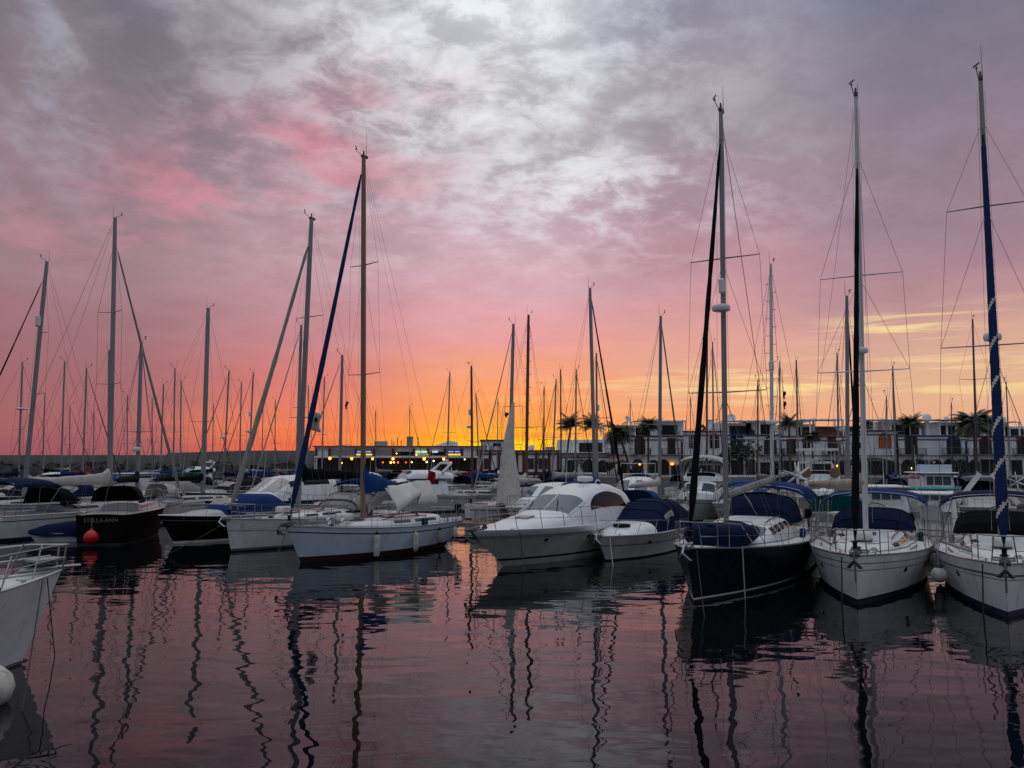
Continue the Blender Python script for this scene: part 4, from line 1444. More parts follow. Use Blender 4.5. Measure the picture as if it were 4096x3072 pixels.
# ---- bow of the near boat cut off by the left edge
def near_bow():
    L, br = 9.5, 0.75
    deg = 62.0
    rl = Vector((-9.35, 16.9, 0)) - hvec(deg) * (L / 2)
    t = thing('sailing_yacht', 'white bow with tubular rail of the near yacht cut off by the left edge', 'sailing yacht', rl, R(deg))
    H = Hull(L, 3.1, 1.72, 1.42, 1.3, br, -0.1, 0.8, 2.2, 0.8, 1.1, 0.42)
    make_hull(t, H, [HULLW, ANTIBLK, STRIPEG, HULLW], boot=(0.0, 0.06), stripe=(0.2, 0.17), rail=WHITE)
    coachroof(t, H, -2.5, 2.0, 1.0, 0.4, WHITE)
    b = MB()
    def P(x, z, s, i=0.06):
        return (x, s * max(H.half(x) - i, 0.04), H.sheer(x) + z)
    tip = (L / 2 + 0.12, 0, H.fb + 0.52)
    for s in (-1, 1):
        b.tube([P(0.6, 0.62, s), P(2.2, 0.64, s), P(3.3, 0.62, s), (L / 2 - 0.45, s * 0.36, H.fb + 0.55), tip], 0.02, 6)
        b.tube([P(2.2, 0.3, s), P(3.5, 0.32, s), (L / 2 - 0.1, s * 0.24, H.fb + 0.3)], 0.016, 6)
        for x in (0.8, 2.2, 3.2, 4.0):
            b.tube([P(x - 0.12, 0, s), P(x + 0.12, 0.64, s)], 0.018, 6)
        b.tube([(L / 2 - 0.05, s * 0.1, H.fb), (L / 2 + 0.0, s * 0.12, H.fb + 0.52)], 0.018, 6)
    b.build('pulpit', STEEL, t)
    part('bow_platform', GREYH, t, lambda q: q.box(L / 2 - 0.35, 0, H.fb + 0.26, 0.6, 0.42, 0.05), bevel=0.01)
    b = MB()
    b.tube([(L / 2 - 0.9, 0.0, H.fb + 0.1), (L / 2 + 0.4, 0, H.fb + 0.06)], 0.035, 8)
    b.build('bow_roller', STEEL, t)
    cleats(t, H, (3.7, 2.2))
    for x in (1.6, 2.9):
        part('fairlead', RUBBER, t, lambda q: q.lathe([(0.09, -0.06), (0.11, 0), (0.09, 0.06)], 10, (x, -H.half(x) + 0.02, H.sheer(x) + 0.06), axis=(0, 1, 0.1)))
    M4 = Matrix.Translation(rl) @ Matrix.Rotation(R(deg), 4, 'Z')
    mooring(M4 @ Vector((4.2, -0.4, 1.66)), on_z(55, 657, -0.02), 'thin dark rope slanting from the near left bow into the water', 0.02, 0.011)
    mooring(M4 @ Vector((4.1, -0.42, 1.64)), on_z(22, 712, -0.02), 'rope hanging straight down from the near left bow', 0.0, 0.013)
    fender(0, 0, 0, 0.6, 0.36, FENDW, 'large round white fender low at the left edge under the near bow', rnd=True, pos=at_depth(-10, 688, 13.6), rope_to=0.6, group=None)


yacht_white_tent()
yacht_dark_cover()
cruiser_centre()
cruiser_canopy()
yacht_navy()
right_pair()
near_bow()


# ------------------------------------------------------------------ boats further back
G_BACK = 'yachts in the rows behind'
G_MOT = 'motor boats in the rows behind'
FOOT = []        # footprints, to keep hulls apart


def footprint(x, y, d, L, B):
    c, s = math.cos(R(d)), math.sin(R(d))
    return [(x + c * a * L / 2 - s * b * B * 0.46, y + s * a * L / 2 + c * b * B * 0.46) for a, b in ((1, 0.25), (0.5, 1), (-1, 1), (-1, -1), (0.5, -1), (1, -0.25))]


def apart(P, Q):
    for S in (P, Q):
        for i in range(len(S)):
            (x0, y0), (x1, y1) = S[i], S[(i + 1) % len(S)]
            nx, ny = y1 - y0, x0 - x1
            a = [nx * p[0] + ny * p[1] for p in P]
            b = [nx * p[0] + ny * p[1] for p in Q]
            if max(a) < min(b) or max(b) < min(a):
                return True
    return False


for px_, py_, d_, L_, B_, br_ in ((301, 563, 235, 10, 3.1, 0.8), (231, 552, 240, 11.3, 3.7, 0.35), (503, 566, 236, 11.4, 3.7, 2.0), (606, 561, 240, 8.2, 2.9, 0.7),
                                  (694, 603, 240, 12.3, 3.95, 0.55), (857.5, 605, 241, 11.6, 3.85, 0.25), (1008, 618, 241, 11.4, 3.8, 0.25)):
    r_ = bow_root(px_, py_, d_, L_, br_)
    FOOT.append(footprint(r_.x, r_.y, d_, L_, B_))


def berth(px, D, deg, L, B, mx):
    """nearest free distance along the line of sight, so that no two hulls overlap"""
    best = D
    for k in range(0, 90):
        for s in (1, -1):
            d = D + s * k * 0.5
            if d < 33 or d > 116:
                continue
            p = at_depth(px, 460, d)
            r = Vector((p.x, p.y, 0)) - hvec(deg) * mx
            q = footprint(r.x, r.y, deg, L, B)
            if all(apart(q, f) for f in FOOT):
                FOOT.append(q)
                if k > 12:
                    print('BERTH', px, D, '->', d)
                return d
    FOOT.append(footprint(r.x, r.y, deg, L, B))
    print('NO BERTH', px, D)
    return best


def rowD(px, v):
    return v / (0.866 + 0.5 * (px - 512.0) / 800.0)


def wind_generator(root, rl, deg, px, py, D, r, blades, z0):
    p = to_local(rl, deg, at_depth(px, py, D))
    b = MB()
    b.tube([(p.x, p.y, z0), (p.x, p.y, p.z - 0.05)], 0.03, 6)
    o = b.build('generator_pole', ALUW, root)
    face = to_local((0, 0, 0), deg, Vector((-(px - 512) / 800.0, -1, 0)).normalized())
    u = Vector((0, 0, 1))
    s = face.cross(u).normalized()
    b = MB()
    b.lathe([(0.03, -0.3), (0.09, -0.12), (0.1, 0.08), (0.07, 0.16), (0, 0.2)], 10, p, axis=face)
    b.build('generator_hub', PLASTIC, o)
    for k in range(blades):
        a = 2 * math.pi * k / blades + 0.4
        d = s * math.cos(a) + u * math.sin(a)
        n = s * -math.sin(a) + u * math.cos(a)
        b = MB()
        c0 = p + face * 0.12
        b.grid([[c0 + d * (r * t) + n * w * k2 + face * (0.02 * k2) for k2 in (-1, 1)] for t, w in ((0.1, 0.03), (0.25, 0.06), (0.6, 0.045), (1.0, 0.02))])
        b.build('generator_blade', PLASTIC, o, solid=0.012)


def bgs(px, py_top, px_top, label, v=43.0, D=None, deg=60.0, L=10.5, B=3.3, hull=None, cover=NAVYC, genoa=WHITEC, mastm=ALU, hood=NAVYC, bim=None, mr=0.085,
        spreaders=((0.45, 0.8),), radar=None, reflector=None, lod=1, mxk=0.07, frac=1.0, gr=0.07, wgen=None, seed=0, antenna=True, group=G_BACK, boom_yaw=0.0, fb=1.25,
        boom_len=None, boom=True, steps=False, extra=None, cat='sailing yacht', stripe=STRIPEB, anti=ANTIBLU, cover_h=0.36, whip=0.8, inner=None, tent=None, mizzen=None):
    D0 = D or rowD(px, v)
    mx = mxk * L
    D = berth(px, D0, deg, L, B, mx)
    if wgen:
        wgen = (wgen[0], wgen[1], wgen[2] + D - D0, wgen[3] * (wgen[2] + D - D0) / wgen[2], wgen[4])
    mast_w = at_depth(px, 460, D)
    rl = Vector((mast_w.x, mast_w.y, 0)) - hvec(deg) * mx
    t = thing('sailing_yacht', label, cat, rl, R(deg), group)
    H = Hull(L, B, fb + 0.12, fb - 0.12, fb - 0.15, 0.5, -0.15, 0.76, 2.2, 0.86, 1.0, 0.42)
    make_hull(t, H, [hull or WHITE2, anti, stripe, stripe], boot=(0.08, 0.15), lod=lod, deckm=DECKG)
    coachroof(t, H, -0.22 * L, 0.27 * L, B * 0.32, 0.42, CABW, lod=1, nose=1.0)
    if lod < 2:
        railing(t, H, -0.45 * L, 0.36 * L, 0.6, 5, lod=1)
    else:
        railing(t, H, -0.45 * L, 0.36 * L, 0.6, 5, lod=2, pushpit=True)
    if hood is not None:
        sprayhood(t, -0.15 * L, B * 0.38, fb + 0.3, 0.85, 1.4, hood, windows=lod < 2)
    if bim is not None:
        bimini(t, -0.46 * L, -0.27 * L, B * 0.44, 2.75, 0.22, bim, H)
    tp = at_depth(px_top, py_top, D)
    zf = fb + 0.38
    fp = at_depth(px, 460 + (4 - zf) * 800 / D, D)
    top = to_local(rl, deg, Vector((mast_w.x + tp.x - fp.x, D, tp.z)))
    foot = Vector((mx, 0, zf))
    rig(t, H, mx, foot, top, lod=max(lod, 1), mastm=mastm, mr=mr, spreaders=spreaders, genoa=genoa, gr=gr, boom=boom, cover=cover, boom_len=boom_len or L * 0.4, boom_z=0.95, seed=seed or int(px),
        radar=radar, reflector=reflector, antenna=antenna, frac=frac, boom_yaw=boom_yaw, steps=steps, cover_h=cover_h, wr=0.008 if lod == 1 else 0.011, whip=whip, inner=inner)
    if mizzen:
        mzx = -0.36 * L
        part('mizzen_mast', mastm, t, lambda q: q.tube([(mzx, 0, fb), (mzx, 0, mizzen)], [0.06, 0.045], 7))
        part('mizzen_shroud', WIRE, t, lambda q: q.tube([(mzx - 0.2, -B * 0.36, fb - 0.1), (mzx, 0, mizzen - 0.2), (mzx - 0.2, B * 0.36, fb - 0.1)], 0.009, 4))
    if wgen:
        wind_generator(t, rl, deg, *wgen, z0=fb)
    if extra:
        extra(t, H, rl, deg)
    return t


def bgm(px, D, label, deg=240.0, L=9.0, B=3.2, style='cruiser', hull=None, top=None, fb=1.15, canopy=None, anti=ANTIBLK, group=G_MOT, lod=1, zt=None, extra=None, name='motor_boat', roofm=None, mast=True, cat='motor boat', scr=SCREEN):
    D = berth(px, D, deg, L, B, 0.0)
    p = at_depth(px, 460, D)
    rl = Vector((p.x, p.y, 0))
    t = thing(name, label, cat, rl, R(deg), group)
    H = Hull(L, B, fb + 0.2, fb, fb - 0.15, 0.9, -0.1, 0.9, 2.6, 0.82, 1.4, 0.4)
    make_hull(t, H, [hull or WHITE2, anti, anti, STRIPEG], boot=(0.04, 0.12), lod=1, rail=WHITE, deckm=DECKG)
    w = B * 0.4
    roofm = roofm or WHITE
    if style in ('cruiser', 'fly', 'hardtop'):
        st = [(0.40 * L, w * 0.4, fb, fb + 0.1, 3, 0.2), (0.30 * L, w * 0.75, fb, fb + 0.32, 3.4, 0.15), (0.14 * L, w, fb, fb + 0.5, 4, 0.1)]
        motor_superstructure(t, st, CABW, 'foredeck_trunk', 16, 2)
        zr = zt or fb + (1.35 if style != 'fly' else 1.25)
        st = [(0.2 * L, w * 0.9, fb, fb + 0.48, 4, 0.1), (0.17 * L, w * 0.96, fb, fb + 0.55, 4, 0.1), (0.04 * L, w, fb, zr - 0.12, 4.4, 0.14), (-0.03 * L, w * 1.03, fb, zr, 4.4, 0.14), (-0.22 * L, w * 1.03, fb, zr + 0.04, 4.4, 0.14), (-0.3 * L, w, fb, zr - 0.1, 4.4, 0.14)]
        cab, lf = motor_superstructure(t, st, WHITE, 'cabin', 20, 2, wins=((1.9, 2.9, 0.11, 0.24, None), (3.05, 4.2, 0.11, 0.24, None)), screens=((1.1, 1.95, 0.22, 0.49), (1.1, 1.95, 0.51, 0.78)), scrm=scr)
        if style == 'fly':
            st2 = [(-0.02 * L, w * 0.9, zr - 0.02, zr + 0.3, 3, 0.1), (-0.06 * L, w * 0.96, zr - 0.02, zr + 0.62, 3.4, 0.1), (-0.24 * L, w * 0.96, zr - 0.02, zr + 0.58, 3.6, 0.08), (-0.34 * L, w * 0.92, zr - 0.02, zr + 0.4, 3.6, 0.08)]
            fl, lf2 = motor_superstructure(t, st2, WHITE, 'flybridge', 18, 2, screens=((0.15, 0.9, 0.25, 0.75),), scrm=GLASS)
            part('radar_arch', WHITE, t, lambda q: q.tube([(-0.26 * L, -w * 0.9, zr + 0.4), (-0.33 * L, -w * 0.8, zr + 1.15), (-0.33 * L, w * 0.8, zr + 1.15), (-0.26 * L, w * 0.9, zr + 0.4)], [0.14, 0.09, 0.09, 0.14], 8))
            dome(t, (-0.33 * L, 0, zr + 1.33), 0.24, 0.2)
    elif style == 'pilot':
        st = [(0.36 * L, w * 0.5, fb, fb + 0.2, 3, 0.15), (0.2 * L, w * 0.9, fb, fb + 0.45, 4, 0.1), (0.1 * L, w, fb, fb + 0.5, 4, 0.1)]
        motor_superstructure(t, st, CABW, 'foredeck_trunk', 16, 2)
        zr = zt or fb + 1.5
        st = [(0.14 * L, w * 0.9, fb, zr - 0.1, 7, 0.06), (0.1 * L, w * 0.95, fb, zr - 0.02, 8, 0.06), (-0.15 * L, w * 0.95, fb, zr, 8, 0.06), (-0.2 * L, w * 0.93, fb, zr - 0.02, 8, 0.06)]
        cab, lf = motor_superstructure(t, st, WHITE, 'wheelhouse', 24, 2, wins=((1.1, 1.95, 0.1, 0.19, None), (2.05, 2.7, 0.1, 0.19, None)))
        zz0, zz1 = lerp(fb, zr, 0.5), lerp(fb, zr, 0.86)
        for a, c in ((-0.78, -0.3), (-0.24, 0.24), (0.3, 0.78)):
            part('windscreen', scr, cab, lambda q: q.grid([[(0.14 * L + 0.015, w * 0.88 * k, z) for k in (a, c)] for z in (zz0, zz1)]), angle=0)
        part('roof', roofm, cab, lambda q: q.box(-0.02 * L, 0, zr + 0.03, 0.42 * L, w * 2.15, 0.1), bevel=0.04)
    elif style == 'open':
        st = [(0.38 * L, w * 0.5, fb, fb + 0.12, 3, 0.15), (0.22 * L, w * 0.9, fb, fb + 0.3, 3.6, 0.1), (0.08 * L, w, fb, fb + 0.36, 4, 0.1)]
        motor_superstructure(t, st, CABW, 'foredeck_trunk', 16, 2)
        zr = zt or fb + 1.1
        st = [(0.14 * L, w * 0.95, fb, fb + 0.36, 3.4, 0.1), (0.06 * L, w * 1.02, fb, zr - 0.25, 3.2, 0.12), (-0.1 * L, w * 1.05, fb, zr, 3.0, 0.14), (-0.28 * L, w * 1.05, fb, zr - 0.05, 3.0, 0.14), (-0.4 * L, w, fb, fb + 0.45, 3, 0.1)]
        cn, lf = motor_superstructure(t, st, canopy or NAVYC, 'canopy', 20, 2)
        if canopy is not NAVYC:
            part('vinyl_window', VINYL, cn, lambda q: lf.patch(q, 0.5, 1.3, 0.3, 0.7, 0.014))
    elif style == 'ttop':
        zr = zt or 3.0
        st = [(0.36 * L, w * 0.5, fb - 0.05, fb + 0.15, 3, 0.15), (0.2 * L, w * 0.9, fb - 0.05, fb + 0.35, 4, 0.1), (0.12 * L, w, fb - 0.05, fb + 0.4, 4, 0.1)]
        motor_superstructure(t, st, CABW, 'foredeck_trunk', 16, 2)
        part('hardtop', WHITE, t, lambda q: q.box(-0.05 * L, 0, zr, 0.36 * L, w * 1.9, 0.1), bevel=0.04)
        for sx in (0.1, -0.2):
            for s in (-1, 1):
                part('hardtop_post', WHITE, t, lambda q: q.tube([(sx * L, s * w * 0.92, fb - 0.1), (sx * L * 0.9, s * w * 0.86, zr)], 0.05 if sx > 0 else 0.11, 6))
        part('console', WHITE, t, lambda q: q.box(0.02 * L, 0, fb + 0.25, 0.7, 0.9, 1.0), bevel=0.06)
    b = MB()
    xs = [0.0, 0.12 * L, 0.25 * L, 0.36 * L, 0.44 * L]
    for s in (-1, 1):
        b.tube([(x, s * max(H.half(x) - 0.1, 0.08), H.sheer(x) + h) for x, h in zip(xs, (0.45, 0.55, 0.58, 0.6, 0.62))] + [(L / 2 + 0.05, s * 0.1, H.fb + 0.62)], 0.016, 5)
        for x in xs[1:]:
            b.tube([(x + 0.1, s * max(H.half(x) - 0.1, 0.08), H.sheer(x)), (x, s * max(H.half(x) - 0.1, 0.08), H.sheer(x) + 0.56)], 0.014, 5)
    b.tube([(L / 2 + 0.05, -0.1, H.fb + 0.62), (L / 2 + 0.05, 0.1, H.fb + 0.62)], 0.016, 5)
    b.build('bow_rail', STEEL, t)
    if mast:
        part('antenna', PLASTIC, t, lambda q: q.tube([(-0.2 * L, 0.5, fb + 1.2), (-0.22 * L, 0.52, fb + 3.6)], [0.016, 0.006], 5))
    if extra:
        extra(t, H, rl, deg)
    return t


A, Bw = 240.0, 60.0       # bows towards the camera / away from it

# ---- motor boats one can pick out

bgm(232, 41.5, 'black hulled motor boat with white deck and blue cover, beside the black stern-on yacht', deg=236, L=8.0, B=2.8, style='open', hull=BLACKH, canopy=MIDBLUEC, fb=1.2, group='motor cruisers moored in the front row', zt=2.25, anti=STRIPEW)
bgm(928, 38.5, 'white fishing boat with hardtop on posts between the two right-hand yachts', deg=62, L=7.6, B=2.7, style='ttop', fb=1.1, zt=2.45, group='motor cruisers moored in the front row')
bgm(634, 57, 'white motor cruiser facing the camera with wide greenish windscreen', deg=252, L=9.5, B=3.4, style='cruiser', fb=1.25, zt=2.75, extra=lambda t, H, rl, deg: part('radar_arch', STEEL, t, lambda q: q.tube([(-1.5, -1.3, 2.6), (-1.7, -1.25, 3.75), (-1.7, 1.25, 3.75), (-1.5, 1.3, 2.6)], 0.035, 6)))
bgm(700, 56, 'white motor boat with big pale bimini between the two black rigged masts', deg=250, L=9.5, B=3.5, style='fly', fb=1.3, extra=lambda t, H, rl, deg: bimini(t, -4.4, -0.2, 1.7, 3.9, 0.35, WHITEC, H, drop=0.25))
bgm(880, 47, 'white wheelhouse boat with square windows behind the blue bimini', deg=258, L=7.5, B=2.8, style='pilot', fb=1.05, zt=2.45)
bgm(926, 47.5, 'motor boat with teal painted roof right of the white wheelhouse', deg=262, L=7.5, B=2.8, style='pilot', hull=TEALH, fb=1.0, zt=2.3, roofm=TEALC)
bgm(931, 62, 'white cabin boat with pale sign board on its roof behind the teal roof', deg=262, L=9, B=3.2, style='pilot', fb=1.25, zt=3.0, extra=lambda t, H, rl, deg: part('sign_board', PALEBLUE, t, lambda q: q.box(0.6, 0, 3.35, 0.08, 2.5, 0.6), bevel=0.02))
bgm(985, 49, 'white motor boat with two sloping white planks at right', deg=240, L=8.5, B=3.0, style='open', canopy=WHITEC, fb=1.15, zt=2.0, extra=lambda t, H, rl, deg: [part('sloping_plank', WHITE, t, lambda q: q.box(0.5, s * 0.95, 2.3, 0.16, 0.3, 2.2, rx=s * 0.62)) for s in (-1, 1)])
bgm(820, 57, 'sport fishing boat with flybridge roof and two round brown covers', deg=255, L=10.5, B=3.6, style='fly', fb=1.4, hull=CREAM, extra=lambda t, H, rl, deg: (part('flybridge_roof', WHITE, t, lambda q: [q.box(-2.0, 0, 4.75, 2.4, 2.7, 0.18), [q.tube([(sx, sy, 3.1), (sx, sy, 4.7)], 0.03, 5) for sx in (-1.0, -3.0) for sy in (-1.1, 1.1)]]),
    [part('round_cover', BROWNP, t, lambda q: q.lathe([(0.34, -0.08), (0.36, 0), (0.3, 0.08), (0, 0.1)], 14, (-0.15, s * 0.95, 3.1), axis=(1, 0, 0.1))) for s in (-1, 1)]))
# ---- left end of the front row
bgs(111.5, 217.6, 117, 'tall white yacht at far left with black sprayhood and blue canopy, furled sail sloping right', D=47.0, deg=66, L=12.8, B=3.9, cover=WHITEC, genoa=GREYC, mr=0.12, hood=BLACKC, bim=NAVYC,
    spreaders=((0.40, 1.0), (0.655, 1.0)), frac=0.93, gr=0.1, fb=1.35, lod=0, cover_h=0.6, group=G_FRONT, antenna=True)
bgs(138.5, 342, 143, 'black hulled yacht seen stern on with its name in pale letters across the transom', D=43.5, deg=98, L=9.0, B=3.0, hull=BLACKH, stripe=BLACKH, anti=ANTIBLK, cover=BLACKC, genoa=None, mr=0.11,
    hood=BLACKC, spreaders=((0.42, 0.7),), radar=((0.31, 0.22, 0.24, -0.28),), fb=1.55, lod=0, group=G_FRONT,
    extra=lambda t, H, rl, deg: (text_mesh('STELLA-ANN', 0.27, M('name_paint', (112, 108, 100), 0.6), 'name_lettering', t, (-H.L / 2 - 0.035, 0, H.fs - 0.26), (R(90), 0, R(-90))), ))
bgm(283, 52.0, 'white hardtop motor yacht with brown side windows behind the black sail cover', deg=240, L=12.0, B=3.9, style='hardtop', hull=NAVY, fb=1.45, zt=3.0, group='motor cruisers moored in the front row', scr=WHITEC)
# ---- second row
bgs(26, 261.5, 49, 'leftmost tall mast with black furled sail running out of frame, white boom below', D=52, deg=240, L=11.5, B=3.6, cover=WHITEC, genoa=BLACKC, mr=0.12, hood=NAVYC, spreaders=((0.43, 0.9), (0.69, 0.7)), reflector=((0.74, 0.16, 0.75, 0.2),), frac=0.96, lod=1)
bgs(19.5, 362, 24, 'slim masted yacht at far left with a radar tray on its mast', v=44, D=73, deg=60, L=9.8, cover=NAVYC, genoa=None, radar=((0.62, 0.5, 0.2, 0.1),), mr=0.075, lod=2)
bgs(62, 361, 66, 'yacht with thin pale mast between the two tallest masts at far left', D=76, deg=240, L=9.8, cover=BLUEC, genoa=None, mr=0.07, lod=2)
bgs(83.5, 368, 88, 'yacht at left whose dark furled sail slopes down to the right', D=70, deg=60, L=9.6, cover=NAVYC, genoa=BLACKC, gr=0.05, mr=0.07, lod=2, hood=GREYC)
bgs(110, 350, 110.5, 'yacht whose slim mast hides close behind the tallest mast on the left', D=64, deg=60, L=10.2, cover=GREYC, genoa=None, mr=0.085, lod=1)
bgs(204, 308, 209.5, 'yacht with stout grey mast and black sail cover, third tall mast from the left', D=58, deg=60, L=10.8, cover=BLACKC, genoa=None, mr=0.15, hood=WHITEC, spreaders=((0.38, 1.35),), lod=1, wgen=None)
bgs(174, 368, 176, 'yacht with twin thin masts left of the stout grey mast, green cover', D=75, deg=240, L=9.5, cover=GREENC, genoa=None, mr=0.065, lod=2)
bgs(224, 370, 230, 'yacht right of the stout grey mast with a small radar on its slim mast', D=72, deg=240, L=9.4, cover=NAVYC, genoa=BLACKC, gr=0.045, mr=0.07, lod=2, radar=((0.42, 0.25, 0.2, 0.3),))
bgs(249, 372, 254, 'yacht with white reflector on its mast, left of the pale sloping furled sail', D=82, deg=240, L=10, cover=BLUEC, genoa=ALUD, gr=0.05, mr=0.08, lod=2, reflector=((0.62, 0.14, 0.5, 0.2),), radar=((0.46, 0.25, 0.2, 0.3),))
bgs(297, 325, 302, 'yacht whose mast stands just left of the white yacht with black sail cover', v=44, deg=240, L=10.8, cover=BLACKC, genoa=GREYC, gr=0.06, mr=0.11, lod=1, spreaders=((0.5, 0.8),), radar=None)
bgs(340, 355, 343, 'yacht with thick pale mast between the blue furled sail and the tan mast', v=44, deg=240, L=10.4, cover=NAVYC, genoa=GREYC, gr=0.05, mr=0.095, lod=1, spreaders=((0.36, 0.75),))
bgm(400, 63, 'white flybridge motor yacht moored behind the tan mast', deg=205, L=11.5, B=3.9, style='fly', fb=1.35)
bgs(509, 324, 513.5, 'yacht with loose white sail wrapped like a cone around its mast', v=43.5, deg=240, L=10.6, cover=WHITEC, genoa=GREYC, gr=0.05, mr=0.11, lod=1, spreaders=((0.52, 0.7), (0.3, 0.8)))
bgs(526, 315, 528.5, 'yacht with brown mast and mast steps just right of the cone shaped white sail', D=58, deg=60, L=11, cover=WHITEC, genoa=None, mastm=BROWNM, mr=0.115, lod=1, spreaders=((0.36, 1.4),), steps=True, hood=None)
bgs(595, 288, 589.5, 'tall yacht with black furled sail sloping right, behind the big white cruiser', v=43, deg=60, L=11, cover=BLUEC, genoa=BLACKC, mr=0.11, gr=0.09, lod=1, spreaders=((0.38, 1.3),))
bgs(658.5, 316, 660, 'yacht with white mast cover and pale furled sail between the palm trees', v=44, deg=58, L=10.4, cover=WHITEC, genoa=GREYC, mr=0.1, gr=0.075, lod=1, spreaders=((0.41, 1.0),), hood=BLUEC)
bgs(706, 308, 706.5, 'yacht with reddish mast half hidden by the black furled sail of the navy yacht', v=44.5, deg=60, L=10.6, cover=BLUEC, genoa=None, mastm=BROWNM, mr=0.09, lod=1, spreaders=((0.32, 1.6),), wgen=(699, 481, 40.5, 0.62, 9), hood=BLUEC)
bgs(771, 264, 769.5, 'tall yacht with steps, radar dome and reflector on its white mast, behind the navy yacht', v=44.5, deg=62, L=12, cover=WHITEC, genoa=None, mastm=ALUW, mr=0.1, lod=1, spreaders=((0.265, 1.75),), steps=True, radar=((0.335, 0.3, 0.24, 0.0),),
    reflector=((0.57, 0.14, 0.55, 0.0),), wgen=(797, 476, 37.5, 0.66, 6), bim=BLUEC)
bgs(846, 296, 845, 'yacht with slim dark masthead and turquoise mast cover left of the bow-on white yacht', v=43, deg=60, L=10.4, cover=TEALC, genoa=NAVYC, mr=0.1, gr=0.08, lod=1, spreaders=((0.3, 1.0),), bim=None, hood=TEALC)
bgs(976, 319, 971, 'yacht with dark mast in front of the bushy palm at right', v=44.5, deg=62, L=10.4, cover=GREYC, genoa=None, mastm=ALUD, mr=0.085, lod=1, spreaders=((0.4, 0.8), (0.64, 1.1)), wgen=(1017, 482, 35.5, 0.45, 6), bim=NAVYC)
# ---- third row
bgs(447, 372, 450, 'yacht with pale mast and small radar in front of the lit blue sign', v=68, deg=240, L=10, cover=WHITEC, genoa=GREYC, gr=0.04, mr=0.075, lod=2)
bgs(472.5, 366, 471.5, 'grey hulled yacht with brown mast, fenders and blue cover before the sunset', D=68, deg=150, L=9.6, hull=GREYH, cover=BLUEC, genoa=None, mastm=BROWNM, mr=0.09, lod=1, spreaders=((0.38, 1.1),), radar=((0.5, 0.22, 0.2, 0.3),), reflector=((0.62, 0.12, 0.5, 0.2),), hood=WHITEC, wgen=(452, 474, 67.5, 0.55, 6))
bgs(480, 393, 476, 'smaller yacht with white rigging close right of the brown mast in the sunset', D=82, deg=60, L=9, cover=REDC, genoa=BLACKC, gr=0.05, mr=0.06, lod=2)
bgs(544, 386, 544, 'yacht with dark slim mast left of the palms before the yellow glow', v=70, deg=240, L=9, cover=NAVYC, genoa=None, mastm=ALUD, mr=0.06, lod=2)
bgs(552, 379, 556, 'yacht whose dark furled sail crosses the glow beside the white domed roof', v=66, deg=240, L=9.6, cover=WHITEC, genoa=BLACKC, gr=0.05, mr=0.075, lod=2)
bgs(561, 369, 560.5, 'ketch with two close dark masts left of the windswept palm', v=74, deg=60, L=10, cover=BLACKC, genoa=None, mastm=ALUD, mr=0.085, lod=2, mizzen=8.5)
bgs(575, 369, 576, 'yacht with dark furled sail and spreader in front of the windswept palm', D=81, deg=60, L=10, cover=GREYC, genoa=BLACKC, gr=0.05, mr=0.075, lod=2)
bgs(597, 353, 596, 'yacht with white reflector on its pale mast beside the second palm', v=67, deg=60, L=10.4, cover=BLUEC, genoa=BLACKC, gr=0.05, mr=0.085, lod=2, reflector=((0.6, 0.14, 0.5, 0.2),))
bgs(713, 342, 712, 'yacht in the third row behind the radar dome of the navy yacht', v=68, deg=60, L=10.2, cover=NAVYC, genoa=BLACKC, gr=0.05, mr=0.08, lod=2)
bgs(757, 380, 757, 'yacht with brown mast in front of the blue trimmed house and dark tree', v=66, deg=240, L=9.2, cover=GREYC, genoa=None, mastm=BROWNM, mr=0.065, lod=2)
bgs(779, 361, 779, 'yacht with white mast in front of the arched window with balcony', v=67, deg=240, L=9.6, cover=WHITEC, genoa=BLACKC, gr=0.045, mr=0.07, lod=2)
bgs(798, 360, 795.5, 'yacht with grey mast and reflector before the red trimmed house', v=68, deg=60, L=10, cover=GREYC, genoa=BLACKC, gr=0.05, mr=0.1, lod=2, reflector=((0.8, 0.13, 0.5, 0.15),))
bgs(838, 353, 836, 'yacht with pale mast and small radar left of the bow-on black furled sail', v=66, deg=60, L=9.8, cover=BEIGEC, genoa=GREYC, gr=0.045, mr=0.08, lod=2, radar=((0.36, 0.22, 0.2, 0.1),))
bgs(885, 396, 885, 'yacht with short pale mast in front of the orange shuttered window', v=67, deg=240, L=8.6, cover=NAVYC, genoa=None, mr=0.05, lod=2)
bgs(895, 366, 891.5, 'yacht with dark mast and furled sail before the second blue trimmed house', v=66, D=66, deg=60, L=9.6, cover=BLUEC, genoa=BLACKC, gr=0.05, mr=0.085, lod=2)
bgs(1009, 382, 1004.5, 'rightmost yacht in the third row, thin mast beside the striped blue sail', v=66, deg=240, L=9, cover=WHITEC, genoa=None, mr=0.06, lod=2)
bgs(951, 402, 950, 'yacht with short thin mast right of the satellite dome on the roof', v=70, deg=60, L=8.6, cover=NAVYC, genoa=None, mastm=ALUD, mr=0.055, lod=2)
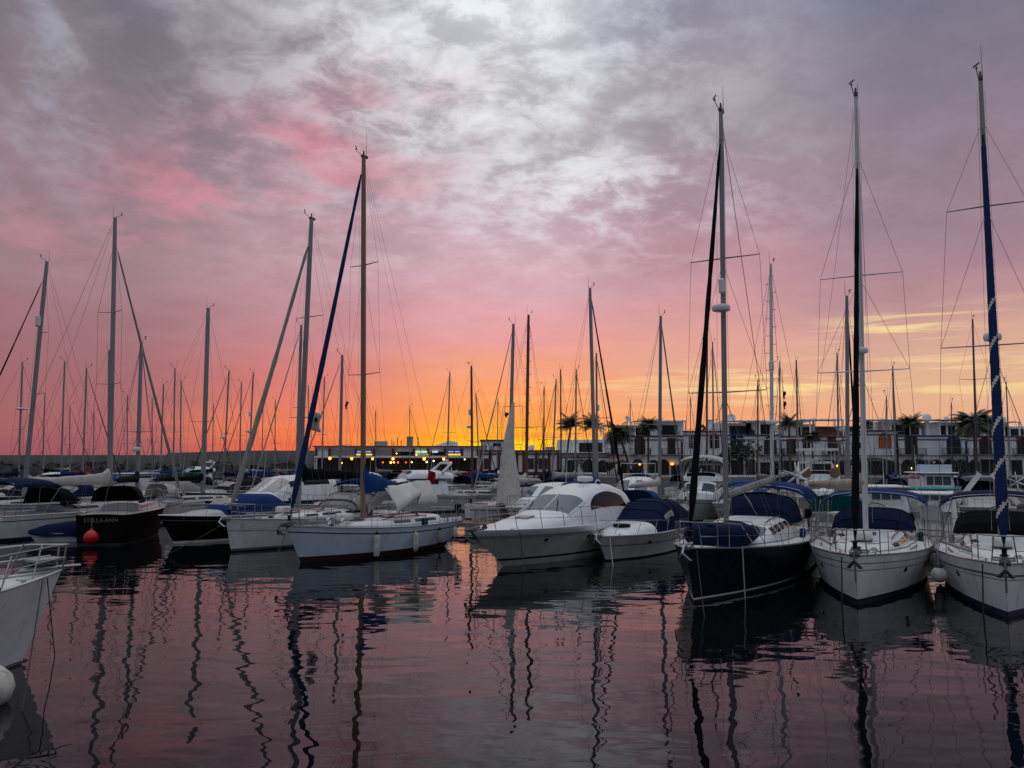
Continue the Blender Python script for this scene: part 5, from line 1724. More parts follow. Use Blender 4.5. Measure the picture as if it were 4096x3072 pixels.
# ---- far left rows
bgs(153, 398, 153, 'small yacht with a low thin mast right of the black stern-on yacht', D=96, deg=240, L=9, cover=NAVYC, genoa=None, mr=0.06, lod=2, group='yachts moored below the breakwater')
bgs(161, 384, 164.5, 'yacht with thin mast leaning beside the low end of the breakwater step', D=90, deg=60, L=9.4, cover=GREYC, genoa=None, mr=0.075, lod=2, group='yachts moored below the breakwater')
bgs(181, 380, 182, 'yacht with dark furled sail sloping right under the breakwater step', D=92, deg=60, L=9.4, cover=BLUEC, genoa=BLACKC, gr=0.04, mr=0.07, lod=2, group='yachts moored below the breakwater')
bgs(240, 382, 242, 'yacht with two crossing stays under the raised breakwater, white cover', D=97, deg=240, L=9.4, cover=WHITEC, genoa=BLACKC, gr=0.045, mr=0.075, lod=2, group='yachts moored below the breakwater')
bgs(43, 394, 46, 'yacht with faint thin mast below the left end of the breakwater', D=100, deg=240, L=9, cover=BLACKC, genoa=None, mr=0.06, lod=2, group='yachts moored below the breakwater')
bgs(94, 412, 95, 'small yacht with the lowest mast on the left, red flag at its stern', D=92, deg=60, L=8.4, cover=REDC, genoa=None, mr=0.05, lod=2, group='yachts moored below the breakwater')
bgs(275, 400, 276, 'yacht hidden behind the pale sloping furled sail, only its low mast showing', D=100, deg=240, L=9, cover=GREYC, genoa=None, mr=0.06, lod=2, group='yachts moored below the breakwater')
bgs(322, 377, 325, 'yacht with pale mast behind the blue furled sail near the white flag', D=84, deg=60, L=9.8, cover=WHITEC, genoa=None, mr=0.07, lod=2)
bgs(308, 385, 309, 'yacht with thin mast under the left end of the restaurant row', D=96, deg=60, L=9.2, cover=BLUEC, genoa=None, mr=0.06, lod=2)
bgs(70, 405, 71, 'low masted yacht with beige cover between the leftmost tall masts', D=104, deg=60, L=9, cover=BEIGEC, genoa=BLACKC, gr=0.04, mr=0.05, lod=2, group='yachts moored below the breakwater')
bgs(128, 395, 128.5, 'yacht with thin mast close left of the small radar dome on the black yacht', D=88, deg=240, L=9, cover=BLUEC, genoa=None, mr=0.05, lod=2, group='yachts moored below the breakwater')
bgs(213, 404, 214, 'yacht with low thin mast close right of the stout grey mast', D=94, deg=60, L=8.8, cover=BLACKC, genoa=BLACKC, gr=0.04, mr=0.05, lod=2, group='yachts moored below the breakwater')
bgs(262, 392, 264, 'yacht with thin mast crossing the pale sloping furled sail, black hood', D=90, deg=60, L=9, cover=BLACKC, genoa=BLACKC, gr=0.04, mr=0.055, lod=2, hood=BLACKC, group='yachts moored below the breakwater')
bgs(376, 410, 376, 'yacht with low thin mast just right of the tan mast', D=96, deg=240, L=9, cover=GREYC, genoa=None, mr=0.05, lod=2)
bgs(410, 406, 410, 'yacht with low mast in front of the dark chimney on the restaurant roof', D=99, deg=60, L=9, cover=BLACKC, genoa=BLACKC, gr=0.04, mr=0.05, lod=2)
bgs(497, 398, 498, 'yacht with thin mast before the square roof room in the sunset', D=92, deg=60, L=9, cover=BLACKC, genoa=None, mr=0.05, lod=2)
bgs(630, 400, 630, 'yacht with low thin mast in front of the drooping dark palm', D=90, deg=240, L=8.8, cover=BLACKC, genoa=None, mr=0.05, lod=2)
bgs(690, 396, 690, 'yacht with thin mast before the arched windows of the brick red trimmed house', D=88, deg=60, L=8.8, cover=NAVYC, genoa=None, mr=0.05, lod=2)
bgm(18, 62, 'dark hulled motor boat with black canopy at the left edge', deg=232, L=8, B=2.9, style='open', hull=BLACKH, canopy=BLACKC, fb=1.2, group='motor boats below the breakwater')
bgm(160, 66, 'navy hulled motor boat with grey canopy behind the black stern-on yacht', deg=236, L=8.5, B=3.0, style='open', hull=NAVY, canopy=GREYC, fb=1.25, group='motor boats below the breakwater')
bgm(232, 68, 'black canopied motor boat behind the blue cover of the black hulled motor boat', deg=236, L=8.5, B=3.0, style='open', hull=NAVY, canopy=BLACKC, fb=1.3, group='motor boats below the breakwater')
# ---- motor boats behind
bgm(494, 66, 'white motor cruiser with dark windows left of the cone shaped sail', deg=215, L=9.5, B=3.4, style='cruiser', fb=1.3, zt=2.7)
bgm(545, 63, 'white cruiser with open stern rail behind the brown mast', deg=240, L=9, B=3.2, style='cruiser', fb=1.25)
bgm(740, 56, 'white cabin cruiser with blue cover behind the dodger of the navy yacht', deg=240, L=9, B=3.2, style='open', canopy=BLUEC, fb=1.25)
bgm(48, 88, 'white motor cruiser low under the breakwater at far left', deg=215, L=10, B=3.4, style='hardtop', fb=1.35, group='motor boats below the breakwater')
bgm(135, 80, 'small white cabin boat under the breakwater right of the tallest left mast', deg=235, L=8, B=2.9, style='pilot', fb=1.2, group='motor boats below the breakwater')
bgm(100, 78, 'white open boat with blue canopy below the breakwater', deg=225, L=8, B=2.9, style='open', canopy=BLUEC, fb=1.2, group='motor boats below the breakwater')
bgm(188, 82, 'white flybridge boat below the step of the breakwater', deg=230, L=9.5, B=3.4, style='fly', fb=1.3, group='motor boats below the breakwater')
bgm(270, 84, 'white motor boat with black canopy below the raised breakwater', deg=238, L=9, B=3.2, style='open', canopy=BLACKC, fb=1.3, group='motor boats below the breakwater')
bgm(352, 88, 'white motor cruiser in front of the restaurant lamps', deg=232, L=10, B=3.4, style='cruiser', fb=1.35)
bgm(420, 92, 'white cabin boat in front of the green lit sign', deg=238, L=9, B=3.1, style='pilot', fb=1.25)


def cone_sail():
    p0 = at_depth(513.2, 402, 48.8)
    p1 = at_depth(508.5, 447, 48.4)
    p2 = at_depth(508.5, 505, 47.6)
    t = thing('sail', 'loose white sail hanging in a long cone from halfway up the mast', 'sail', p2)
    b = MB()
    rows = []
    n = 40
    for i in range(15):
        k = i / 14
        c = (p2.lerp(p1, k / 0.55) if k < 0.55 else p1.lerp(p0, (k - 0.55) / 0.45)) - p2
        r = lerp(0.66, 0.34, min(k / 0.55, 1)) if k < 0.55 else lerp(0.34, 0.08, (k - 0.55) / 0.45)
        rows.append([c + Vector((math.cos(a) * r * (1 + 0.2 * math.cos(4 * a + k * 3) * (1 - k) + 0.09 * math.cos(9 * a - k * 2)), math.sin(a) * r * 0.6, 0.12 * math.sin(2 * a) * (1 - k))) for a in [2 * math.pi * j / n for j in range(n)]])
    b.grid(rows, close=True)
    b.poly(rows[0][::-1])
    b.poly(rows[-1])
    b.build('sail_cloth', WHITEC, t, angle=70)
    part('tack_line', ROPE, t, lambda q: q.tube([(0.3, -0.1, 0.1), (0.9, -0.2, -0.5)], 0.01, 4))


cone_sail()


# covered tender and red ball fender on the left
def tender():
    p = at_depth(66, 460, 40.0)
    rl = Vector((p.x, p.y, 0))
    t = thing('tender', 'small white tender under a blue cover floating beside the black hull', 'dinghy', rl, R(205))
    H = Hull(3.0, 1.4, 0.55, 0.45, 0.45, 0.4, 0.0, 0.8, 2.2, 0.85)
    H.mesh([WHITE, WHITE, WHITE, WHITE], (0.02, 0.06), (0.12, 0.1), 12).build('hull', [WHITE, WHITE, WHITE, WHITE], t)
    lf = Loft([(1.45, 0.1, 0.42, 0.6, 2.4, 0.1), (0.7, 0.6, 0.3, 0.85, 2.4, 0.1), (-0.4, 0.76, 0.3, 1.0, 2.4, 0.1), (-1.45, 0.68, 0.2, 0.9, 2.4, 0.1)], 16)
    b = MB()
    lf.skin(b, sub=3)
    b.build('boat_cover', NAVYC, t)


tender()
fender(0, 0, 0, 0.5, 0.33, FENDR, 'bright red ball fender hanging at the stern corner of the black yacht', rnd=True, group=None, pos=at_depth(91, 537.5, 37.6))


def flag(px, py, D, w, h, mat, label, emblem=None, pole=1.2):
    p = at_depth(px, py, D)
    t = thing('flag', label, 'flag', p)
    b = MB()
    tp = 1.0 if emblem or w > 0.5 else 0.75
    b.grid([[(w * (j / 6) * (1 - tp * 0.9 * i / 6 if tp < 1 else 1) + 0.03 * math.sin(i * 1.3), 0.07 * math.sin(j * 1.4 + i), -h * i / 6 - 0.3 * w * (j / 6)) for j in range(7)] for i in range(7)])
    b.build('flag_cloth', mat, t, solid=0.008)
    if emblem:
        b = MB()
        b.grid([[(w * (0.4 + 0.3 * j / 2), -0.12, -h * (0.3 + 0.22 * i / 2) - 0.1 * w) for j in range(3)] for i in range(3)])
        b.build('emblem', emblem, t, solid=0.01)
    part('flag_halyard', WIRE, t, lambda q: q.tube([(0, 0, -h * 2.2), (0, 0, pole)], 0.008, 4))


flag(312, 411, 39.5, 0.42, 0.95, WHITEC, 'limp white flag with a dark emblem beside the blue furled sail', BLACKC)
flag(345.5, 401, 52, 0.2, 0.5, BLACKC, 'small dark pennant between the thick pale mast and the tan mast')
flag(783, 391, 43, 0.16, 0.4, BLACKC, 'small dark flag hanging above the red trimmed house')
flag(783.4, 401, 43.5, 0.16, 0.42, BLACKC, 'lower of the two dark flags above the red trimmed house')
flag(505, 412, 50, 0.26, 0.3, BLACKC, 'tiny dark pennant left of the cone shaped white sail')
flag(86, 472, 70, 0.9, 0.6, ORANGE, 'red and yellow ensign low at left behind the white boom')
flag(428, 470, 60, 0.55, 0.9, REDC, 'red ensign at the stern of the white flybridge yacht')


# ------------------------------------------------------------------ pontoons
def pontoon(v, u0, u1, label, w=2.0):
    uu, vv = Vector((0.866, -0.5, 0)), Vector((0.5, 0.866, 0))
    c = uu * ((u0 + u1) / 2) + vv * v
    t = thing('pontoon', label, 'pontoon', (c.x, c.y, 0), R(-30), 'floating pontoons')
    L = u1 - u0
    b = MB()
    n = int(L / 0.25)
    for i in range(n):
        b.box(-L / 2 + (i + 0.5) * L / n, 0, 0.52, L / n - 0.02, w, 0.04)
    b.build('planking', TEAK, t, angle=0)
    part('frame', ALU, t, lambda q: [q.box(0, s * (w / 2 - 0.05), 0.42, L, 0.1, 0.16) for s in (-1, 1)])
    k = int(L / 6)
    for i in range(k):
        part('float', GREYH, t, lambda q: q.box(-L / 2 + (i + 0.5) * L / k, 0, 0.1, 2.6, w - 0.3, 0.6), bevel=0.05)


pontoon(38.2, -44, 8, 'plank pontoon behind the front row of yachts')
pontoon(76.0, -70, 6, 'plank pontoon behind the third row of yachts')


# ------------------------------------------------------------------ quay, breakwater, town
WALLW = M('limewash', (224, 226, 228), 0.9, var=0.14, scale=0.5, bump=0.01)
CONC = M('concrete', (128, 126, 124), 0.9, var=0.25, scale=0.6, bump=0.02)
ROCK = M('rubble', (70, 66, 64), 0.95, var=0.4, scale=0.9, bump=0.05)
TRIM = {'maroon': M('trim_maroon', (84, 24, 28), 0.7), 'orange': M('trim_brick_red', (126, 48, 32), 0.7), 'blue': M('trim_blue', (30, 50, 112), 0.7), 'red': M('trim_red', (112, 30, 28), 0.7)}
DARKIN = M('dark_interior', (26, 24, 24), 0.8)
WOODD = M('dark_shutter', (40, 30, 26), 0.6)
ORSH = M('orange_shutter', (190, 96, 36), 0.6)
IRON = M('wrought_iron', (24, 24, 26), 0.6)
TILE = M('roof_tile', (92, 62, 54), 0.85, var=0.3, scale=3, stretch=(1, 6, 1))
LEAF = M('palm_leaf', (52, 66, 38), 0.6, var=0.35, scale=2)
LEAFD = M('dark_leaf', (34, 48, 30), 0.7, var=0.4, scale=2)
TRUNK = M('palm_trunk', (92, 76, 60), 0.95, var=0.35, scale=6, stretch=(1, 1, 4), bump=0.03)
AWN = M('awning_canvas', (190, 180, 170), 0.85)
AWND = M('awning_dark', (46, 42, 42), 0.85)
LAMP = M('lamp_glow', (255, 160, 50), 0.5, var=0.0, emit=7.0)
LAMPW = M('lamp_white_glow', (255, 232, 180), 0.5, var=0.0, emit=4.0)
LAMPR = M('lamp_red_glow', (255, 90, 40), 0.5, var=0.0, emit=2.5)
SIGNB = M('lit_sign_blue', (46, 64, 150), 0.4, var=0.0, emit=0.25)
SIGNY = M('lit_sign_yellow', (255, 214, 30), 0.4, var=0.0, emit=0.9)
SIGNG = M('lit_sign_green', (190, 255, 180), 0.4, var=0.0, emit=0.7)
SIGNW = M('lit_sign_white', (225, 235, 255), 0.4, var=0.0, emit=0.6)

QZ = 1.5
b = MB()
b.prism([(-36, 117), (300, 117), (300, 420), (-36, 420)], -4, QZ)
structure(b.build('quay', CONC, angle=0))


def FX(px, Y=136.0):
    return (px - 512.0) / 800.0 * Y / (math.cos(PITCH) + 0.0)      # close to the horizon


def pz(px, py, Y):
    p = at_depth(px, py, Y)
    return p.x, p.z


def opening(root, cx, z0, w, h, Y, arched, trim, name='window', fill=None, frame=0.11, bars=True, lit=None):
    """recessed window or door in a facade looking towards -y, local to root"""
    n = 10
    def outline(hw, zt, za):
        pts = [(-hw, z0), (hw, z0)]
        if arched:
            pts += [(hw * math.cos(math.pi * k / n), za + hw * math.sin(math.pi * k / n)) for k in range(n + 1)]
        else:
            pts += [(hw, zt), (-hw, zt)]
        return pts
    za = z0 + h - w / 2
    b = MB()
    a = outline(w / 2 + frame, z0 + h + frame, za)
    c = outline(w / 2, z0 + h, za)
    if arched:
        a = [(-w / 2 - frame, z0), (w / 2 + frame, z0)] + [((w / 2 + frame) * math.cos(math.pi * k / n), za + (w / 2 + frame) * math.sin(math.pi * k / n)) for k in range(n + 1)]
    m = len(a)
    for i in range(m):
        j = (i + 1) % m
        b.poly([(cx + a[i][0], Y - 0.07, a[i][1]), (cx + a[j][0], Y - 0.07, a[j][1]), (cx + c[j][0], Y - 0.07, c[j][1]), (cx + c[i][0], Y - 0.07, c[i][1])])
        b.poly([(cx + a[i][0], Y, a[i][1]), (cx + a[j][0], Y, a[j][1]), (cx + a[j][0], Y - 0.07, a[j][1]), (cx + a[i][0], Y - 0.07, a[i][1])])
    o = b.build(name, trim, root, angle=0)
    b = MB()
    b.poly([(cx + x, Y - 0.02, z) for x, z in c])
    b.build('pane' if name == 'window' else 'door_leaf', fill or GLASS, o, angle=0)
    if bars:
        def bb(q):
            q.box(cx, Y - 0.05, z0 + h / 2, 0.07, 0.05, h * 0.96)
            q.box(cx, Y - 0.055, z0 + h * 0.62, w, 0.05, 0.06)
        part('glazing_bar', WHITE if fill is None else WOODD, o, bb, angle=0)
    return o


def balcony(root, x0, x1, z, Y, depth=0.9):
    o = part('balcony', CONC, root, lambda q: q.box((x0 + x1) / 2, Y - depth / 2, z - 0.08, x1 - x0, depth, 0.16))
    b = MB()
    n = max(int((x1 - x0) / 0.18), 6)
    for i in range(n + 1):
        b.box(lerp(x0, x1, i / n), Y - depth + 0.04, z + 0.48, 0.03, 0.03, 0.96)
    b.box((x0 + x1) / 2, Y - depth + 0.04, z + 0.98, x1 - x0, 0.05, 0.05)
    b.box((x0 + x1) / 2, Y - depth + 0.04, z + 0.08, x1 - x0, 0.04, 0.04)
    for x in (x0, x1):
        b.box(x, Y - depth / 2, z + 0.98, 0.05, depth, 0.05)
        for k in range(4):
            b.box(x, Y - depth + 0.2 + k * 0.2, z + 0.48, 0.03, 0.03, 0.96)
    b.build('railing', IRON, o, angle=0)


def wall_lamp(root, x, z, Y, mat=None, r=0.17, arm=0.3):
    o = part('lantern_bracket', IRON, root, lambda q: q.tube([(x, Y, z + 0.25), (x, Y - arm, z + 0.3), (x, Y - arm, z + 0.14)], 0.025, 5))
    b = MB()
    b.ball((x, Y - arm, z), r, 10)
    b.build('lantern', mat or LAMP, o)


HY = 136.0
K = HY / 800.0


def house(px0, px1, ztop, trim, label, ups, grounds, lamps=(), roof=(), pil=True, depth=11.0, tall=False):
    x0, x1 = (px0 - 512) * K, (px1 - 512) * K
    xc = (x0 + x1) / 2
    t = thing('town_house', label, 'house', (xc, 0, 0), 0, 'white town houses along the quay')
    w = x1 - x0
    tm = TRIM[trim]
    part('wall', WALLW, t, lambda q: q.box(0, HY + depth / 2, (QZ + ztop) / 2, w - 0.02, depth, ztop - QZ), angle=0)
    # parapet: two coloured bands with a white band between
    o = part('parapet_band', tm, t, lambda q: (q.box(0, HY - 0.06, ztop - 0.12, w + 0.04, 0.2, 0.22), q.box(0, HY - 0.05, ztop - 0.74, w + 0.02, 0.14, 0.16)), angle=0)
    if pil:
        part('pilaster', tm, t, lambda q: (q.box(w / 2 - 0.2, HY - 0.05, (QZ + ztop) / 2 - 0.5, 0.34, 0.12, ztop - QZ - 1.0)), angle=0)
    part('string_course', CONC, t, lambda q: q.box(0, HY - 0.06, 4.75, w - 0.05, 0.14, 0.14), angle=0)
    for u in ups:
        px, wd, hh, arched, bal = u[:5]
        fill = u[5] if len(u) > 5 else (WOODD if bal else None)
        cx = (px - 512) * K - xc
        z0 = 4.95 if bal else 6.0
        opening(t, cx, z0, wd, hh, HY, arched, tm if not bal or arched else CONC, 'window' if not bal else 'balcony_door', fill, bars=True)
        if bal:
            balcony(t, cx - bal / 2, cx + bal / 2, 4.95, HY)
    for u in grounds:
        px, wd, hh, arched = u[:4]
        cx = (px - 512) * K - xc
        opening(t, cx, QZ + 0.02, wd, hh, HY, arched, u[4] if len(u) > 4 else CONC, 'door', DARKIN, frame=0.12, bars=False)
    for (px, py, m) in lamps:
        wall_lamp(t, (px - 512) * K - xc, 4 + (460 - py) * K, HY, m)
    for r in roof:
        kind = r[0]
        cx = (r[1] - 512) * K - xc
        if kind == 'pergola':
            wd, zt = r[2], r[3]
            def pg(q):
                q.box(cx, HY + 3.5, zt, wd, 4.0, 0.14)
                for sx in (-1, 1):
                    for sy in (1.7, 5.3):
                        q.box(cx + sx * (wd / 2 - 0.15), HY + sy, (ztop + zt) / 2, 0.2, 0.2, zt - ztop)
                for k in range(7):
                    q.box(cx - wd / 2 + (k + 0.5) * wd / 7, HY + 3.5, zt + 0.12, 0.1, 4.3, 0.1)
            part('pergola', WALLW if len(r) < 5 else r[4], t, pg, angle=0)
        elif kind == 'room':
            wd, zt = r[2], r[3]
            part('roof_room', WALLW, t, lambda q: q.box(cx, HY + 5.5, (ztop + zt) / 2, wd, 4.5, zt - ztop), angle=0)
            part('roof_room_door', DARKIN, t, lambda q: q.box(cx + wd * 0.12, HY + 3.23, ztop + (zt - ztop) * 0.42, wd * 0.45, 0.03, (zt - ztop) * 0.7), angle=0)
        elif kind == 'gable':
            wd, zt = r[2], r[3]
            part('tile_roof', TILE, t, lambda q: (q.poly([(cx - wd / 2, HY + 2, ztop), (cx + wd / 2, HY + 2, ztop), (cx + wd / 2, HY + 5, zt), (cx - wd / 2, HY + 5, zt)]), q.poly([(cx + wd / 2, HY + 8, ztop), (cx - wd / 2, HY + 8, ztop), (cx - wd / 2, HY + 5, zt), (cx + wd / 2, HY + 5, zt)]),
                                                      q.poly([(cx - wd / 2, HY + 8, ztop), (cx - wd / 2, HY + 2, ztop), (cx - wd / 2, HY + 5, zt)]), q.poly([(cx + wd / 2, HY + 2, ztop), (cx + wd / 2, HY + 8, ztop), (cx + wd / 2, HY + 5, zt)])), angle=0)
        elif kind == 'dish':
            zt, rr = r[2], r[3]
            o = part('dish_mast', IRON, t, lambda q: q.tube([(cx, HY + 3, ztop), (cx, HY + 3, zt - rr * 0.6)], 0.04, 5))
            part('satellite_dish', PLASTIC, o, lambda q: q.lathe([(0.0, 0.12), (rr * 0.4, 0.07), (rr * 0.75, -0.03), (rr, -0.16), (rr * 0.97, -0.19), (0.0, 0.06)], 16, (cx, HY + 2.9, zt), axis=(r[4] if len(r) > 4 else 0.4, 0.8, -0.45)))
        elif kind == 'dome':
            zt, rr = r[2], r[3]
            part('white_dome', PLASTIC, t, lambda q: (q.ball((cx, HY + 3, zt), rr, 14), q.tube([(cx, HY + 3, ztop), (cx, HY + 3, zt - rr * 0.8)], rr * 0.5, 10)))
        elif kind == 'chimney':
            wd, zt = r[2], r[3]
            part('chimney', WALLW, t, lambda q: (q.box(cx, HY + 4, (ztop + zt) / 2, wd, wd, zt - ztop), q.box(cx, HY + 4, zt + 0.05, wd * 1.3, wd * 1.3, 0.1)), angle=0)
        elif kind == 'plant':
            zt, rr = r[2], r[3]
            bb = MB()
            foliage(bb, (cx, HY + 2.5, zt), rr, rr * 1.1, 90, 0.3, int(r[1]))
            bb.build('roof_plant', LEAFD, t, angle=0)
    return t


def foliage(b, c, r, rz, n, leaf, seed):
    rng = random.Random(seed)
    for _ in range(n):
        while True:
            p = Vector((rng.uniform(-1, 1), rng.uniform(-1, 1), rng.uniform(-1, 1)))
            if 0.25 < p.length < 1 and rng.random() < 0.35 + 0.65 * p.length:
                break
        q = Vector((c[0] + p.x * r * rng.uniform(0.8, 1.12), c[1] + p.y * r, c[2] + p.z * rz))
        d = Vector((rng.gauss(0, 1), rng.gauss(0, 1), rng.gauss(0, 1))).normalized()
        e = d.cross(Vector((rng.gauss(0, 1), rng.gauss(0, 1), rng.gauss(0, 1)))).normalized()
        s = leaf * rng.uniform(0.6, 1.4)
        b.poly([q - d * s, q + e * s * 0.4, q + d * s, q - e * s * 0.4])


house(560, 609.5, 5.2, 'maroon', 'low white house with a white upper block on its roof, left of the arched houses', [], [(572, 1.6, 2.4, False), (588, 1.8, 2.5, True), (602, 1.6, 2.4, True)],
      roof=[('room', 586, 9.0, 7.5)], pil=False)
house(609.5, 682.5, 8.15, 'maroon', 'white house with maroon parapet bands, arched balcony door and three lit lamps', [(614, 1.0, 2.2, False, 3.0), (639.5, 1.6, 3.0, True, 3.4), (671, 1.2, 2.7, False, 3.4)],
      [(622, 1.5, 2.4, True, TRIM['maroon']), (637, 1.7, 2.5, True, TRIM['maroon']), (653, 1.8, 2.4, True, TRIM['maroon']), (663, 1.6, 2.5, True, TRIM['maroon']), (678, 2.6, 1.6, False)],
      lamps=((618, 463, None), (639, 464.2, None), (671, 464, None)),
      roof=[('pergola', 627, 8.0, 9.9), ('room', 640, 4.5, 10.0), ('pergola', 662, 9.0, 10.7, WALLW), ('room', 667, 7.0, 10.6), ('dish', 630, 11.0, 0.65, -0.5), ('dish', 664, 10.9, 0.5, 0.7), ('plant', 628, 8.8, 0.9)])
house(682.5, 724, 8.95, 'orange', 'taller white house with brick red bands and pilaster and two arched windows', [(692.5, 1.2, 2.2, True, 0), (714, 1.4, 2.4, True, 0)],
      [(692, 2.0, 2.2, False), (706, 2.4, 2.3, False), (717, 2.0, 2.2, False)], roof=[('plant', 706, 9.3, 0.7), ('chimney', 716, 0.9, 10.9)])
house(724, 781, 8.3, 'blue', 'white house with blue parapet bands, arched balcony door and big satellite dish', [(736, 1.8, 2.4, False, 0, None), (769.5, 1.9, 3.0, True, 4.2)],
      [(735, 2.4, 2.4, False), (750, 2.0, 2.6, True), (768, 3.0, 2.0, False), (777, 1.6, 2.2, False)], roof=[('room', 738, 6.5, 10.4), ('pergola', 752, 9.0, 10.7), ('room', 766, 5.0, 10.7), ('dish', 736, 11.2, 0.8, 0.1), ('plant', 756, 8.6, 0.6)])
house(781, 848, 8.1, 'orange', 'white house with red bands, dark balcony door and tiled roof ridge', [(790.5, 1.5, 2.6, False, 3.6), (833, 2.0, 2.9, False, 4.2), (806, 0.9, 1.6, False, 0)],
      [(788, 2.4, 2.3, False), (798, 1.5, 2.3, True), (817, 2.0, 2.4, True), (829, 2.2, 2.4, False), (842, 1.8, 2.4, True)], lamps=((835, 465.8, None),),
      roof=[('pergola', 788, 9.0, 10.6), ('gable', 828, 7.0, 9.9), ('pergola', 826, 7.5, 10.9), ('room', 806, 5.5, 10.2), ('dome', 820, 11.0, 0.35)])
house(848, 897, 9.05, 'maroon', 'taller white house with a half open orange shutter in its arched window', [(884, 1.9, 2.5, True, 0, ORSH), (858, 0.8, 0.9, False, 0)],
      [(858, 2.0, 2.3, True), (876, 3.2, 2.3, False), (891, 1.6, 2.3, False)], roof=[('plant', 866, 10.3, 1.0), ('plant', 874, 10.1, 0.8), ('chimney', 880, 0.8, 10.6), ('room', 856, 4.0, 9.9)])
house(897, 966, 8.2, 'blue', 'white house with blue bands and a large white dome on its roof terrace', [(910, 2.0, 3.0, False, 4.4), (952.5, 2.2, 3.1, True, 4.2)],
      [(906, 2.2, 2.5, True), (920, 1.6, 2.4, False), (934, 2.0, 2.5, True), (948, 2.4, 2.6, True), (959, 2.2, 2.5, True)], lamps=((909, 468.2, LAMPW),),
      roof=[('pergola', 925, 22.0, 10.9), ('room', 904, 5.0, 10.7), ('room', 922, 3.0, 10.6), ('room', 953, 6.0, 10.5), ('dome', 936, 11.3, 0.75), ('dome', 956, 11.2, 0.4)])
house(966, 1046, 8.1, 'red', 'white house with red bands at the right edge, tall palm at its front', [(984, 1.9, 2.9, True, 4.4), (1022, 2.2, 2.8, False, 4.0)],
      [(972, 1.8, 2.5, True), (985, 2.2, 2.5, False), (997, 2.0, 2.5, True), (1014, 1.8, 2.4, False), (1030, 2.2, 2.4, True)],
      roof=[('pergola', 985, 14.0, 10.5), ('room', 1004, 5.0, 10.3), ('dome', 1013.5, 11.0, 0.6), ('room', 1025, 5.0, 9.8), ('dome', 1003, 11.2, 0.5)])


# awnings and parasols on the quay in front of the houses
def awning(px0, px1, py_top, py_low, label, mat, Y=130.0):
    x0, zt = pz(px0, py_top, Y)
    x1, zl = pz(px1, py_low, Y)
    xc = (x0 + x1) / 2
    t = thing('awning', label, 'awning', (xc, Y, QZ))
    w = x1 - x0
    rows = []
    for i in range(13):
        s = i / 6 - 1
        z = lerp(zt, zl, s * s) - QZ
        rows.append([(w / 2 * s, -1.6, z - 0.25), (w / 2 * s, -1.2, z - 0.02), (w / 2 * s, 0, z + 0.2), (w / 2 * s, 2.6, z + 0.15)])
    b = MB()
    b.grid(rows, flip=True)
    b.build('canopy', mat, t, solid=0.03)
    for s in (-0.96, 0, 0.96):
        part('post', IRON, t, lambda q: q.tube([(w / 2 * s, -1.3, 0), (w / 2 * s, -1.3, lerp(zt, zl, s * s) - QZ - 0.05)], 0.05, 6))


awning(683, 737, 456, 463.5, 'wide dark arched awning in front of the brick red trimmed house', AWND)
awning(846, 898, 458.5, 464, 'dark arched awning before the house with the orange shutter', AWND)
awning(608, 634, 462, 466, 'dark awning left of the first lit lamp', AWND, 132)
awning(940, 962, 466, 469, 'low dark awning under the arched balcony door', AWND, 132)


# white rails along the quay edge
def quay_rail(px0, px1, py, label):
    Y = 118.2
    x0, z = pz(px0, py, Y)
    x1, _ = pz(px1, py, Y)
    t = thing('quay_rail', label, 'railing', ((x0 + x1) / 2, Y, QZ), 0, 'white quay rails')
    w = x1 - x0
    part('top_rail', WALLW, t, lambda q: q.box(0, 0, z - QZ, w, 0.22, 0.26), bevel=0.03)
    n = max(int(w / 1.6), 2)
    for i in range(n + 1):
        part('post', WALLW, t, lambda q: q.box(-w / 2 + 0.1 + (w - 0.2) * i / n, 0, (z - QZ) / 2 - 0.08, 0.14, 0.14, z - QZ - 0.1))


quay_rail(559, 607, 473.5, 'white quay rail left of the domed cruiser radar')
quay_rail(623, 661, 474.2, 'white quay rail above the green windscreen cruiser')
quay_rail(722, 767, 476.2, 'white quay rail right of the grey boom')
quay_rail(783, 800, 477, 'short white quay rail beside the six bladed generator')
quay_rail(909, 957, 476.5, 'white quay rail behind the pale sign board')
quay_rail(980, 1008, 477.5, 'white quay rail near the striped blue sail')


def street_lamp(px, py, Y, label, lit=False):
    x, z = pz(px, py, Y)
    t = thing('street_lamp', label, 'lamp post', (x, Y, QZ), 0, 'globe lamps on the quay')
    part('post', IRON, t, lambda q: q.tube([(0, 0, 0), (0, 0, z - QZ - 0.2)], [0.07, 0.04], 7))
    part('globe', PLASTIC, t, lambda q: q.ball((0, 0, z - QZ), 0.24, 10))
    part('cap', IRON, t, lambda q: q.lathe([(0.3, 0.12), (0.12, 0.26), (0, 0.36)], 10, (0, 0, z - QZ)))


street_lamp(640, 456, 126, 'globe lamp before the maroon trimmed house')
street_lamp(747, 458, 126, 'globe lamp in front of the dark round tree')
street_lamp(934, 462, 124, 'globe lamp before the blue banded house with the dome')


